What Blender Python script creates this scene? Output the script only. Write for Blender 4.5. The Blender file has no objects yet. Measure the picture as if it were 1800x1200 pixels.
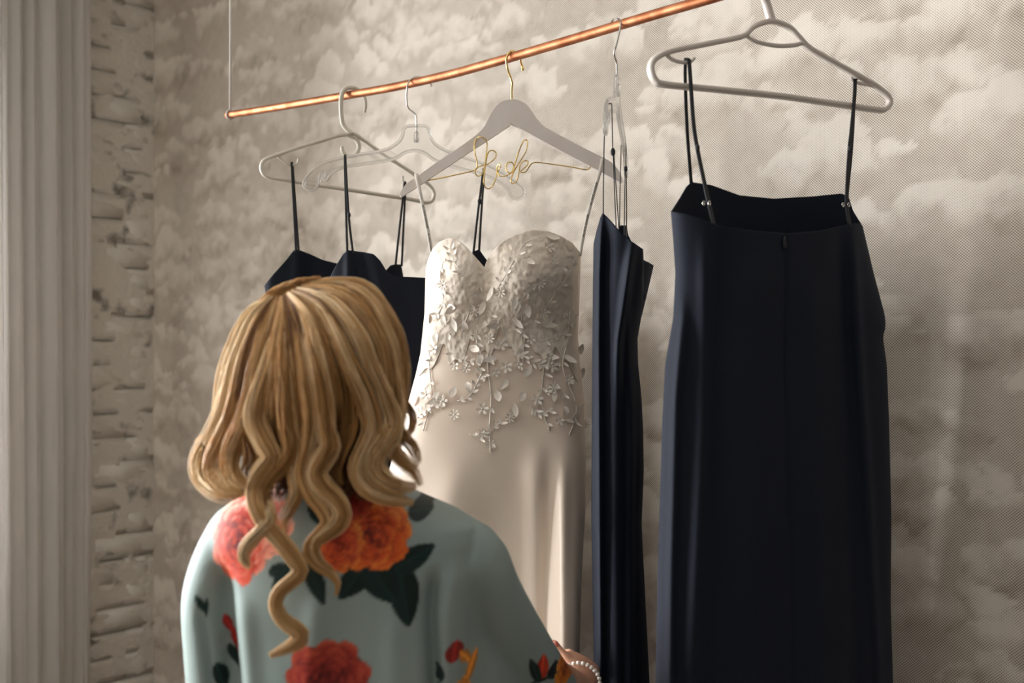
import bpy, bmesh, math, random
import numpy as np
from mathutils import Vector, Matrix, noise

random.seed(7); rng = np.random.default_rng(7)
C = bpy.context.scene.collection
S = bpy.context.scene

# ------------------------------------------------------------------ camera
EYE = 1.55; F = 2000.0
cam = bpy.data.objects.new('camera', bpy.data.cameras.new('camera')); C.objects.link(cam)
cam.location = (0, 0, EYE); cam.rotation_euler = (math.pi/2, 0, 0)
cam.data.sensor_width = 36; cam.data.lens = 40
cam.data.clip_start = 0.05
cam.data.dof.use_dof = True; cam.data.dof.focus_distance = 2.16; cam.data.dof.aperture_fstop = 3.2
S.camera = cam

# room axes: the back wall runs along D (to the right), NI points from it into the room
CORNER = np.array([-1.2127, 3.85]); D = np.array([0.736, -0.677]); NI = np.array([-0.677, -0.736])
def room(s, t, z):                      # s along the back wall from the corner, t away from it
    p = CORNER + D*s + NI*t
    return np.array([p[0], p[1], z])

# ------------------------------------------------------------------ world and light
w = bpy.data.worlds.new('world'); S.world = w; w.use_nodes = True
bg = w.node_tree.nodes['Background']; bg.inputs[0].default_value = (1.0, 0.99, 0.97, 1); bg.inputs[1].default_value = 0.17
def window_light(name, tc, width, power):
    L = bpy.data.lights.new(name, 'AREA'); L.shape = 'RECTANGLE'; L.size = width; L.size_y = 2.3
    L.energy = power; L.color = (0.95, 0.975, 1.0)
    o = bpy.data.objects.new(name, L); C.objects.link(o)
    o.location = room(-0.36, tc, 1.72)
    o.rotation_euler = Vector((D[0], D[1], -0.05)).to_track_quat('-Z', 'Z').to_euler()
    return o
window_light('window_daylight', 1.26, 1.2, 255)
window_light('window_daylight', 3.35, 2.1, 430)
window_light('window_daylight', 5.9, 2.0, 230)
S.view_settings.view_transform = 'Standard'; S.view_settings.look = 'None'
S.view_settings.exposure = 0.14; S.view_settings.gamma = 1.0; S.view_settings.use_curve_mapping = False
try:
    S.cycles.max_bounces = 8; S.cycles.transparent_max_bounces = 12; S.cycles.caustics_refractive = False
except Exception: pass

# ------------------------------------------------------------------ helpers
def lin(c):
    r = []
    for v in c[:3]:
        v = v/255.0
        r.append(v/12.92 if v <= 0.04045 else ((v+0.055)/1.055)**2.4)
    return tuple(r)
def lin4(c): return lin(c) + (1.0,)
def P(px, py, Y):                        # a point of the photograph at distance Y, in metres
    return np.array([(px-900.0)/F*Y, Y, EYE + (600.0-py)/F*Y])
class Plane:                             # a vertical plane through (px, Y), turned by A degrees about the vertical
    def __init__(s, px, Y, A):
        s.X = (px-900.0)/F*Y; s.Yc = Y; s.c = math.cos(math.radians(A)); s.s = math.sin(math.radians(A))
    def Y(s, px):
        u = (np.asarray(px, float)-900.0)/F
        k = (u*s.Yc - s.X)/(s.c - u*s.s)
        return s.Yc + k*s.s
    def pt(s, px, py, off=0.0):
        return P(px, py, float(s.Y(px)) - off)

def link(o, parent=None):
    C.objects.link(o)
    if parent is not None:
        o.parent = parent
    return o
def mesh(name, verts, faces, mat=None, parent=None, smooth=True, cols=None):
    me = bpy.data.meshes.new(name)
    v = np.asarray(verts, float)
    if parent is not None: v = v - np.array(parent_origin(parent))
    if isinstance(faces, np.ndarray):
        n, k = faces.shape
        me.vertices.add(len(v)); me.vertices.foreach_set('co', v.astype(np.float32).ravel())
        me.loops.add(n*k); me.loops.foreach_set('vertex_index', faces.astype(np.int32).ravel())
        me.polygons.add(n); me.polygons.foreach_set('loop_start', np.arange(0, n*k, k, dtype=np.int32))
        me.update(calc_edges=True); me.validate()
    else:
        me.from_pydata([tuple(p) for p in v], [], faces)
    if smooth: me.polygons.foreach_set('use_smooth', [True]*len(me.polygons))
    if cols is not None: add_cols(me, cols)
    if mat is not None: me.materials.append(mat)
    me.update()
    return link(bpy.data.objects.new(name, me), parent)
def add_cols(me, cols, name='Col'):
    a = me.color_attributes.new(name, 'FLOAT_COLOR', 'POINT')
    c = np.ones((len(me.vertices), 4), np.float32); c[:, :cols.shape[1]] = cols
    a.data.foreach_set('color', c.ravel())
def parent_origin(o):
    v = Vector((0, 0, 0))
    while o is not None:
        v = v + o.location; o = o.parent
    return v
def thing(name, label, cat, loc=(0, 0, 0), group=None):
    o = bpy.data.objects.new(name, None); C.objects.link(o); o.empty_display_size = 0.05
    o.location = tuple(loc); o['label'] = label; o['category'] = cat
    if group: o['group'] = group
    return o
def smooth_path(pts, n=60):              # Catmull-Rom, resampled by length
    p = np.asarray(pts, float)
    if len(p) == 2:
        return p[0] + (p[1]-p[0])*np.linspace(0, 1, n)[:, None]
    q = np.vstack([2*p[0]-p[1], p, 2*p[-1]-p[-2]])
    out = []
    for i in range(1, len(q)-2):
        t = np.linspace(0, 1, 24, endpoint=False)[:, None]
        a, b, c, d = q[i-1], q[i], q[i+1], q[i+2]
        out.append(0.5*((2*b)+(-a+c)*t+(2*a-5*b+4*c-d)*t**2+(-a+3*b-3*c+d)*t**3))
    out = np.vstack(out+[p[-1:]])
    l = np.r_[0, np.cumsum(np.linalg.norm(np.diff(out[:, :3], axis=0), axis=1))]
    x = np.linspace(0, l[-1], n)
    return np.stack([np.interp(x, l, out[:, k]) for k in range(out.shape[1])], 1)
def frames(p, up=(0, 0, 1)):
    t = np.gradient(p, axis=0); t /= np.linalg.norm(t, axis=1)[:, None]+1e-12
    u = np.zeros_like(p)
    a = np.array(up, float)
    a = a - t[0]*np.dot(a, t[0])
    if np.linalg.norm(a) < 1e-3: a = np.cross(t[0], [1, 0, 0.3])
    a /= np.linalg.norm(a)
    for i in range(len(p)):
        a = a - t[i]*np.dot(a, t[i]); a /= np.linalg.norm(a)+1e-12
        u[i] = a
    return t, u, np.cross(t, u)
def tube(p, r, sides=8, closed=False, prof=None, up=(0, 0, 1), cap=True):
    p = np.asarray(p, float); n = len(p)
    r = np.full(n, r) if np.isscalar(r) else np.asarray(r, float)
    t, u, v = frames(p, up)
    a = np.linspace(0, 2*math.pi, sides, endpoint=False)
    ca, sa = np.cos(a), np.sin(a)
    pr = np.ones(sides) if prof is None else prof(a)
    V = p[:, None]+r[:, None, None]*(u[:, None]*(ca*pr)[None, :, None]+v[:, None]*(sa*pr)[None, :, None])
    V = V.reshape(-1, 3); Fs = []
    m = n if closed else n-1
    for i in range(m):
        i2 = (i+1) % n
        for j in range(sides):
            j2 = (j+1) % sides
            Fs.append((i*sides+j, i*sides+j2, i2*sides+j2, i2*sides+j))
    if not closed and cap:
        Fs.append(tuple(range(sides-1, -1, -1))); Fs.append(tuple((n-1)*sides+j for j in range(sides)))
    return V, Fs
def join(parts):
    V = []; Fs = []; k = 0
    for v, f in parts:
        V.append(np.asarray(v)); Fs += [tuple(i+k for i in q) for q in f]; k += len(v)
    return np.vstack(V), Fs
def ribbon(p, width, thick, side):       # flat band, its width along the direction `side`
    p = np.asarray(p, float); n = len(p)
    side = np.asarray(side, float)
    t = np.gradient(p, axis=0); t /= np.linalg.norm(t, axis=1)[:, None]+1e-12
    sd = side - t*(t@side)[:, None]; sd /= np.linalg.norm(sd, axis=1)[:, None]+1e-12
    nn = np.cross(t, sd)
    wv = np.full(n, width) if np.isscalar(width) else np.asarray(width)
    V = np.stack([p+sd*wv[:, None]/2+nn*thick/2, p-sd*wv[:, None]/2+nn*thick/2,
                  p-sd*wv[:, None]/2-nn*thick/2, p+sd*wv[:, None]/2-nn*thick/2], 1).reshape(-1, 3)
    Fs = []
    for i in range(n-1):
        for j in range(4):
            j2 = (j+1) % 4
            Fs.append((i*4+j, i*4+j2, i*4+4+j2, i*4+4+j))
    Fs.append((3, 2, 1, 0)); Fs.append(tuple((n-1)*4+j for j in range(4)))
    return V, Fs
def sphere(c, r, seg=12, ring=8):
    r = np.array([r, r, r] if np.isscalar(r) else r)
    V = [np.array(c)+r*np.array([0, 0, 1])]
    for i in range(1, ring):
        a = math.pi*i/ring
        for j in range(seg):
            b = 2*math.pi*j/seg
            V.append(np.array(c)+r*np.array([math.sin(a)*math.cos(b), math.sin(a)*math.sin(b), math.cos(a)]))
    V.append(np.array(c)-r*np.array([0, 0, 1])); Fs = []
    for j in range(seg): Fs.append((0, 1+j, 1+(j+1) % seg))
    for i in range(ring-2):
        for j in range(seg):
            a = 1+i*seg+j; b = 1+i*seg+(j+1) % seg
            Fs.append((a, a+seg, b+seg, b))
    k = len(V)-1; o = 1+(ring-2)*seg
    for j in range(seg): Fs.append((o+j, k, o+(j+1) % seg))
    return np.array(V), Fs
def box(s0, s1, t0, t1, z0, z1):         # box in room coordinates
    V = [room(s, t, z) for z in (z0, z1) for (s, t) in ((s0, t0), (s1, t0), (s1, t1), (s0, t1))]
    return np.array(V), [(3, 2, 1, 0), (4, 5, 6, 7), (0, 1, 5, 4), (1, 2, 6, 5), (2, 3, 7, 6), (3, 0, 4, 7)]
def recalc(o):
    bm = bmesh.new(); bm.from_mesh(o.data); bmesh.ops.recalc_face_normals(bm, faces=bm.faces); bm.to_mesh(o.data); bm.free()
    return o
def plate(outline, plane, thick, off=0.0):   # a flat plate: outline in photo pixels on its vertical plane, pushed back by thick
    n = len(outline)
    nrm = np.array([plane.s, -plane.c, 0])
    f = np.array([plane.pt(x, y) for x, y in outline]) + nrm*off
    V = np.vstack([f, f-nrm*thick])
    Fs = [tuple(range(n)), tuple(range(2*n-1, n-1, -1))]
    for i in range(n):
        j = (i+1) % n; Fs.append((i, i+n, j+n, j))
    return V, Fs
def bevel(o, wd, seg=2):
    m = o.modifiers.new('bevel', 'BEVEL'); m.width = wd; m.segments = seg; m.limit_method = 'ANGLE'; m.angle_limit = math.radians(40)
    return o
def ramp(x, pts):
    xs = [p[0] for p in pts]; ys = [p[1] for p in pts]
    return np.interp(x, xs, ys)
def smoothstep(a, b, x):
    t = np.clip((x-a)/(b-a), 0, 1); return t*t*(3-2*t)
def vnoise(x, y, seed=0):                # smooth value noise on arrays
    r = np.random.default_rng(seed).random((256, 256))
    xi = np.floor(x).astype(int); yi = np.floor(y).astype(int); fx = x-xi; fy = y-yi
    fx = fx*fx*(3-2*fx); fy = fy*fy*(3-2*fy)
    g = lambda i, j: r[i % 256, j % 256]
    return (g(xi, yi)*(1-fx)+g(xi+1, yi)*fx)*(1-fy)+(g(xi, yi+1)*(1-fx)+g(xi+1, yi+1)*fx)*fy
def fbm(x, y, oct=4, seed=0):
    v = 0; a = 0.5; t = 0
    for k in range(oct):
        v = v+a*vnoise(x*2**k, y*2**k, seed+k); t += a; a *= 0.5
    return v/t

# ------------------------------------------------------------------ materials
def mat(name, col, rough=0.6, metal=0.0, **kw):
    m = bpy.data.materials.new(name); m.use_nodes = True
    b = m.node_tree.nodes['Principled BSDF']
    b.inputs['Base Color'].default_value = lin4(col); b.inputs['Roughness'].default_value = rough
    b.inputs['Metallic'].default_value = metal
    for k, v in kw.items():
        b.inputs[k.replace('_', ' ')].default_value = v
    return m
def nodes(m): return m.node_tree.nodes, m.node_tree.links, m.node_tree.nodes['Principled BSDF']
def add_bump(m, scale, strength, dist=0.001, detail=3, stretch=None):
    N, L, b = nodes(m)
    tc = N.new('ShaderNodeTexCoord'); mp = N.new('ShaderNodeMapping'); nz = N.new('ShaderNodeTexNoise'); bp = N.new('ShaderNodeBump')
    nz.inputs['Scale'].default_value = scale; nz.inputs['Detail'].default_value = detail
    if stretch: mp.inputs['Scale'].default_value = stretch
    bp.inputs['Strength'].default_value = strength; bp.inputs['Distance'].default_value = dist
    L.new(tc.outputs['Object'], mp.inputs[0]); L.new(mp.outputs[0], nz.inputs['Vector']); L.new(nz.outputs['Fac'], bp.inputs['Height']); L.new(bp.outputs[0], b.inputs['Normal'])
    return nz
def vary(m, c1, c2, scale, detail=4, lo=0.35, hi=0.65):
    N, L, b = nodes(m)
    tc = N.new('ShaderNodeTexCoord'); nz = N.new('ShaderNodeTexNoise'); cr = N.new('ShaderNodeValToRGB')
    nz.inputs['Scale'].default_value = scale; nz.inputs['Detail'].default_value = detail
    cr.color_ramp.elements[0].color = lin4(c1); cr.color_ramp.elements[1].color = lin4(c2)
    cr.color_ramp.elements[0].position = lo; cr.color_ramp.elements[1].position = hi
    L.new(tc.outputs['Object'], nz.inputs['Vector']); L.new(nz.outputs['Fac'], cr.inputs[0]); L.new(cr.outputs[0], b.inputs['Base Color'])

M = {}
M['copper'] = mat('copper', (186, 118, 82), 0.5, 1.0); vary(M['copper'], (160, 96, 64), (198, 134, 98), 30); 
M['cord'] = mat('white_cord', (205, 200, 190), 0.8); add_bump(M['cord'], 900, 0.5)
M['plastic_a'] = mat('ivory_plastic', (206, 198, 184), 0.38); add_bump(M['plastic_a'], 40, 0.1)
M['plastic_b'] = mat('greyed_plastic', (196, 186, 176), 0.36); add_bump(M['plastic_b'], 40, 0.1)
M['wood'] = mat('painted_wood', (234, 224, 216), 0.5); vary(M['wood'], (231, 220, 211), (237, 228, 221), 14); add_bump(M['wood'], 60, 0.12, 0.001, 4, (1, 1, 8))
M['gold'] = mat('gold_wire', (226, 196, 128), 0.22, 1.0); add_bump(M['gold'], 200, 0.05)
M['steel'] = mat('steel_wire', (196, 190, 184), 0.22, 1.0); add_bump(M['steel'], 200, 0.05)
M['clear'] = m = mat('clear_acrylic', (246, 246, 244), 0.04, 0.0, Transmission_Weight=0.96, IOR=1.49)
add_bump(M['clear'], 120, 0.03)
N, L, b = nodes(m); tr = N.new('ShaderNodeBsdfTransparent'); mx = N.new('ShaderNodeMixShader'); mx.inputs[0].default_value = 0.6
L.new(tr.outputs[0], mx.inputs[1]); L.new(b.outputs[0], mx.inputs[2]); L.new(mx.outputs[0], N['Material Output'].inputs[0])
M['navy'] = mat('navy_crepe', (27, 33, 47), 0.82, 0.0, Sheen_Weight=0.06, Sheen_Roughness=0.5)
M['navy'].node_tree.nodes['Principled BSDF'].inputs['Specular IOR Level'].default_value = 0.22
M['navy'].node_tree.nodes['Principled BSDF'].inputs['Sheen Tint'].default_value = lin4((120, 135, 175))
vary(M['navy'], (15, 19, 28), (21, 26, 38), 900, 2); add_bump(M['navy'], 1400, 0.35, 0.0006, 2)
M['strap'] = mat('navy_satin', (14, 15, 19), 0.6); add_bump(M['strap'], 600, 0.1)
M['satin'] = mat('ivory_satin', (228, 209, 191), 0.42, 0.0, Sheen_Weight=0.15); add_bump(M['satin'], 9, 0.12, 0.01, 2)
M['lace'] = mat('ivory_lace', (226, 212, 196), 0.7)
add_bump(M['lace'], 160, 0.4, 0.0015, 5)
M['applique'] = mat('white_applique', (228, 217, 204), 0.55); add_bump(M['applique'], 350, 0.4, 0.0008, 3)
M['ribbon'] = mat('ribbon_loop', (226, 218, 206), 0.4); add_bump(M['ribbon'], 500, 0.1)
M['ink'] = mat('black_ink', (24, 22, 20), 0.6); vary(M['ink'], (22, 20, 18), (30, 28, 26), 200)
M['skin'] = mat('skin', (205, 150, 120), 0.5, 0.0, Subsurface_Weight=0.15, Subsurface_Scale=0.01); vary(M['skin'], (198, 142, 112), (212, 160, 132), 25); add_bump(M['skin'], 220, 0.15)
M['nail'] = mat('pink_nail', (206, 120, 108), 0.2); vary(M['nail'], (202, 114, 102), (210, 126, 114), 60)
M['pearl'] = mat('pearl', (238, 230, 218), 0.18, 0.0, Coat_Weight=0.5); vary(M['pearl'], (232, 222, 208), (242, 236, 226), 60)
M['eye'] = mat('eye_white', (235, 230, 225), 0.2); vary(M['eye'], (232, 227, 222), (238, 233, 228), 60)
M['iris'] = mat('iris', (80, 100, 120), 0.2); vary(M['iris'], (70, 90, 110), (90, 110, 130), 200)
M['lip'] = mat('lip', (180, 95, 90), 0.35); vary(M['lip'], (175, 90, 85), (186, 101, 96), 60)
M['frame'] = mat('white_frame', (225, 222, 215), 0.4); vary(M['frame'], (222, 219, 212), (228, 225, 219), 10)
M['pane'] = mat('window_glass', (250, 252, 252), 0.02)
N, L, b = nodes(M['pane'])
tr = N.new('ShaderNodeBsdfTransparent'); fr = N.new('ShaderNodeLayerWeight'); fr.inputs[0].default_value = 0.2; mx = N.new('ShaderNodeMixShader')
L.new(fr.outputs['Fresnel'], mx.inputs[0]); L.new(tr.outputs[0], mx.inputs[1]); L.new(b.outputs[0], mx.inputs[2]); L.new(mx.outputs[0], N['Material Output'].inputs[0])
M['floor'] = mat('floor_boards', (120, 104, 90), 0.5); vary(M['floor'], (108, 94, 80), (136, 120, 104), 6)
M['ceiling'] = mat('ceiling_paint', (225, 222, 215), 0.9); vary(M['ceiling'], (222, 219, 212), (228, 225, 219), 3)
M['paint'] = mat('white_wall_paint', (212, 206, 194), 0.75); vary(M['paint'], (205, 198, 186), (218, 213, 202), 5); add_bump(M['paint'], 30, 0.3, 0.004, 5)
M['brick'] = mat('painted_brick', (212, 205, 192), 0.7); vary(M['brick'], (206, 199, 187), (216, 210, 198), 16, 6, 0.3, 0.7); add_bump(M['brick'], 55, 0.4, 0.004, 6)
M['mortar'] = mat('old_mortar', (190, 182, 168), 0.9); vary(M['mortar'], (120, 112, 102), (208, 200, 187), 11, 5, 0.30, 0.42); add_bump(M['mortar'], 60, 1.0, 0.006, 6)

def attr_mat(name, rough, **kw):
    m = mat(name, (200, 200, 200), rough, 0.0, **kw); N, L, b = nodes(m)
    a = N.new('ShaderNodeAttribute'); a.attribute_name = 'Col'; L.new(a.outputs['Color'], b.inputs['Base Color'])
    return m, a
M['hair'], ha = attr_mat('blonde_hair', 0.34)
M['hair'].node_tree.nodes['Principled BSDF'].inputs['Specular IOR Level'].default_value = 0.32
N, L, b = nodes(M['hair']); tr = N.new('ShaderNodeBsdfTranslucent'); mx = N.new('ShaderNodeMixShader'); mx.inputs[0].default_value = 0.22
L.new(ha.outputs['Color'], tr.inputs[0]); L.new(b.outputs[0], mx.inputs[1]); L.new(tr.outputs[0], mx.inputs[2]); L.new(mx.outputs[0], N['Material Output'].inputs[0])
M['robe'], ra = attr_mat('printed_satin', 0.55)
M['robe'].node_tree.nodes['Principled BSDF'].inputs['Specular IOR Level'].default_value = 0.3
add_bump(M['robe'], 700, 0.12, 0.0008, 2)

# sheer curtain: cloth that lets part of the daylight through
m = mat('sheer_curtain', (214, 208, 202), 0.85); M['curtain'] = m
N, L, b = nodes(m)
tr = N.new('ShaderNodeBsdfTranslucent'); tr.inputs[0].default_value = lin4((222, 218, 214)); mx = N.new('ShaderNodeMixShader'); mx.inputs[0].default_value = 0.35
L.new(b.outputs[0], mx.inputs[1]); L.new(tr.outputs[0], mx.inputs[2]); L.new(mx.outputs[0], N['Material Output'].inputs[0])
add_bump(m, 500, 0.15, 0.001, 2, (1, 1, 0.3))

# wallpaper: cloud tone from the wall's own print attribute, drawn as a woven halftone
m, a = attr_mat('cloud_wallpaper', 0.75); M['wallpaper'] = m
N, L, b = nodes(m)
def math_n(op, x, y=None, clamp=False):
    n = N.new('ShaderNodeMath'); n.operation = op; n.use_clamp = clamp
    for k, v in enumerate((x, y)):
        if v is None: continue
        if isinstance(v, (int, float)): n.inputs[k].default_value = v
        else: L.new(v, n.inputs[k])
    return n.outputs[0]
tc = N.new('ShaderNodeTexCoord'); sp = N.new('ShaderNodeSeparateXYZ'); L.new(tc.outputs['Object'], sp.inputs[0])
nzw = N.new('ShaderNodeTexNoise'); nzw.inputs['Scale'].default_value = 30; nzw.inputs['Detail'].default_value = 4
L.new(tc.outputs['Object'], nzw.inputs['Vector'])
k = 2*math.pi/0.0056
sx = math_n('SINE', math_n('MULTIPLY', sp.outputs[0], k)); sz = math_n('SINE', math_n('MULTIPLY', sp.outputs[2], k*1.12))
pat = math_n('ADD', math_n('MULTIPLY', math_n('MULTIPLY', sx, sz), 0.46), 0.5)
sepc = N.new('ShaderNodeSeparateColor'); L.new(a.outputs['Color'], sepc.inputs[0])
tone = math_n('ADD', sepc.outputs[0], math_n('MULTIPLY', math_n('SUBTRACT', nzw.outputs['Fac'], 0.5), 0.28))
cov = math_n('MULTIPLY', math_n('ADD', math_n('SUBTRACT', tone, pat), 0.25), 1.9, True)
mixc = N.new('ShaderNodeMix'); mixc.data_type = 'RGBA'
L.new(cov, mixc.inputs['Factor']); mixc.inputs['A'].default_value = lin4((132, 116, 97)); mixc.inputs['B'].default_value = lin4((225, 215, 202))
for l in list(b.inputs['Base Color'].links): L.remove(l)
L.new(mixc.outputs['Result'], b.inputs['Base Color'])

# ------------------------------------------------------------------ the setting
def struct(o, label=None):
    o['kind'] = 'structure'
    if label: o['label'] = label
    return o
H = 3.2
# back wall: local X runs along the wall, local Z up, so that the print can be drawn in wall coordinates
def back_wall():
    s = np.arange(-0.032, 4.3001, 0.008); z = np.arange(0.2, 2.9001, 0.008)
    SS, ZZ = np.meshgrid(s, z)
    T = 0.42+0.28*fbm(SS*2.6+3, ZZ*5, 5, 90)
    wx = (fbm(SS*9, ZZ*9, 5, 11)-0.5)*0.07+(fbm(SS*38, ZZ*38, 3, 12)-0.5)*0.035; wz = (fbm(SS*9+40, ZZ*9, 5, 31)-0.5)*0.06+(fbm(SS*38+7, ZZ*38, 3, 32)-0.5)*0.032
    X2 = SS+wx; Z2 = ZZ+wz
    r2 = np.random.default_rng(5)
    fine = fbm(SS*22, ZZ*26, 4, 55)-0.5
    for zb in np.arange(3.05, 0.0, -0.052):
        for sb in np.arange(-0.1, 4.4, 0.30):
            c0 = sb+r2.uniform(-0.2, 0.2); z0 = zb+r2.uniform(-0.05, 0.05)
            if r2.random() < 0.22: continue
            base = r2.uniform(0.72, 1.02); wid = r2.uniform(0.07, 0.24)
            n = int(r2.integers(9, 17))
            pf = []
            for q in range(n):
                a = r2.uniform(-1, 1)
                pf.append((c0+a*wid, z0+(1-a*a)*wid*0.33*r2.uniform(0.3, 1), r2.choice([0.014, 0.018, 0.026, 0.036])*r2.uniform(0.8, 1.2)*(1.15-0.4*abs(a))))
            pf.sort(key=lambda e: -e[1])
            for (pc, pz, pr) in pf:
                i0 = max(0, int((pz-pr*3.4-0.08-z[0])/0.008)); i1 = min(len(z), int((pz+pr+0.08-z[0])/0.008)+1)
                j0 = max(0, int((pc-pr*1.9-0.08-s[0])/0.008)); j1 = min(len(s), int((pc+pr*1.9+0.08-s[0])/0.008)+1)
                if i1 <= i0 or j1 <= j0: continue
                dx = (X2[i0:i1, j0:j1]-pc)/(pr*1.25); dz = (Z2[i0:i1, j0:j1]-pz)/pr
                dzz = np.where(dz < 0, dz/2.0, dz)
                v = np.sqrt(dx*dx+dzz*dzz)
                al = r2.uniform(0.7, 1.0)*smoothstep(1.08, 0.80, v)*np.where(dz < 0, smoothstep(-2.1, -0.3, dz), 1)
                tn = base-0.22*smoothstep(0.95, -0.8, dz)-0.16*smoothstep(0.0, -2.4, dz)+0.40*fine[i0:i1, j0:j1]-0.14*smoothstep(0.35, 1.0, v)*smoothstep(0.5, -0.6, dz)
                Tl = T[i0:i1, j0:j1]
                T[i0:i1, j0:j1] = Tl*(1-al)+tn*al
    T = np.clip(T, 0, 1)
    V = np.stack([SS.ravel(), np.zeros(SS.size), ZZ.ravel()], 1)
    n, mcols = SS.shape
    idx = np.arange(n*mcols).reshape(n, mcols)
    Fq = np.stack([idx[:-1, :-1].ravel(), idx[:-1, 1:].ravel(), idx[1:, 1:].ravel(), idx[1:, :-1].ravel()], 1)
    # the strips of wall below and above, out of the frame
    e = len(V)
    ex = np.array([[0, 0, 0], [4.3, 0, 0], [4.3, 0, 0.2], [0, 0, 0.2], [0, 0, 2.895], [4.3, 0, 2.895], [4.3, 0, H], [0, 0, H]], float)
    V = np.vstack([V, ex]); Fq = np.vstack([Fq, [[e, e+1, e+2, e+3], [e+4, e+5, e+6, e+7]]])
    t1 = np.r_[T.ravel(), np.full(8, 0.6)]
    o = mesh('wall_back', V, Fq, M['wallpaper'], cols=np.stack([t1, t1, t1], 1).astype(np.float32))
    o.location = room(0, 0, 0); o.rotation_euler = (0, 0, math.atan2(D[1], D[0]))
    return struct(o, 'wall papered with beige and cream printed clouds')
back_wall()
struct(mesh('floor', *join([box(-0.3, 4.3, 0, 7.4, -0.05, 0)]), M['floor'], smooth=False))
struct(mesh('ceiling', *join([box(-0.3, 4.3, -0.05, 7.4, H, H+0.05)]), M['ceiling'], smooth=False))
W1 = (0.67, 1.86); W2 = (2.3, 4.4); W3 = (4.9, 6.9); ZS = (0.5, 2.9)
parts = [box(-0.3, -0.012, -0.05, W1[0], 0, H), box(-0.3, 0, W1[0], W1[1], 0, ZS[0]), box(-0.3, 0, W1[0], W1[1], ZS[1], H), box(-0.3, 0, W1[1], W2[0], 0, H),
         box(-0.3, 0, W2[0], W2[1], 0, ZS[0]), box(-0.3, 0, W2[0], W2[1], ZS[1], H), box(-0.3, 0, W2[1], W3[0], 0, H),
         box(-0.3, 0, W3[0], W3[1], 0, ZS[0]), box(-0.3, 0, W3[0], W3[1], ZS[1], H), box(-0.3, 0, W3[1], 7.4, 0, H)]
V, Fs = join(parts)
wl = struct(mesh('wall_left', V, Fs, M['paint'], smooth=False), 'white painted old brick wall beside the curtain')
# mortar bed with its own relief, then the bricks one by one
def mortar_bed():
    t = np.arange(0, 0.664, 0.006); z = np.arange(0, H, 0.006); TT, ZZ = np.meshgrid(t, z)
    s = 0.0030+0.003*(fbm(TT*30, ZZ*30, 4, 70)-0.5)-0.022*smoothstep(0.47, 0.60, fbm(TT*12+2, ZZ*12, 3, 71))*np.exp(-((np.abs(((ZZ-2.034+0.04)/0.08) % 1-0.5)*0.08)/0.0085)**2)
    V = np.stack([CORNER[0]+D[0]*s+NI[0]*TT, CORNER[1]+D[1]*s+NI[1]*TT, ZZ], -1).reshape(-1, 3)
    n, mc = TT.shape; idx = np.arange(n*mc).reshape(n, mc)
    Fq = np.stack([idx[:-1, :-1].ravel(), idx[:-1, 1:].ravel(), idx[1:, 1:].ravel(), idx[1:, :-1].ravel()], 1)
    return mesh('mortar', V, Fq, M['mortar'], wl)
mortar_bed()
brick_meshes = {}
def brick_mesh(kind, ln):
    bm = bmesh.new(); bmesh.ops.create_cube(bm, size=1)
    for v in bm.verts: v.co = Vector((v.co.x*0.02, v.co.y*ln, v.co.z*0.0755))
    bmesh.ops.subdivide_edges(bm, edges=[e for e in bm.edges], cuts=1, use_grid_fill=True)
    for v in bm.verts:
        n = noise.noise_vector(v.co*18+Vector((kind*7.3, kind*3.1, 0)))
        rim = 1.0 if (abs(v.co.y) > ln*0.45 or abs(v.co.z) > 0.034) else 0.4
        v.co += Vector((n.x*0.0016*rim, n.y*0.007, n.z*0.0045))
        if v.co.x > 0.004 and rim == 1.0: v.co.x -= 0.0035
    me = bpy.data.meshes.new('brick'); bm.to_mesh(me); bm.free()
    me.polygons.foreach_set('use_smooth', [True]*len(me.polygons)); me.materials.append(M['brick'])
    return me
BL = [brick_mesh(i, 0.205) for i in range(7)]; BS = [brick_mesh(i+20, 0.098) for i in range(7)]
ang = math.atan2(D[1], D[0])
row = 0; z = 2.034-0.080*25
while z < H-0.08:
    t = 0.003 + (0.0 if row % 2 else 0.0)
    pattern = [('s', 0.104), ('l', 0.212), ('l', 0.212), ('l', 0.212)] if row % 3 != 1 else [('l', 0.212), ('s', 0.104), ('l', 0.212), ('l', 0.212)]
    for kd, ln in pattern:
        if t+ln > 0.665: break
        o = bpy.data.objects.new('brick', random.choice(BS if kd == 's' else BL))
        p = room(-0.0055+random.uniform(-0.001, 0.001), t+ln/2, z+0.040+random.uniform(-0.002, 0.002))
        o.location = p; o.rotation_euler = (random.uniform(-0.012, 0.012), random.uniform(-0.008, 0.008), ang+random.uniform(-0.004, 0.004))
        link(o, wl); t += ln
    z += 0.080; row += 1
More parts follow.
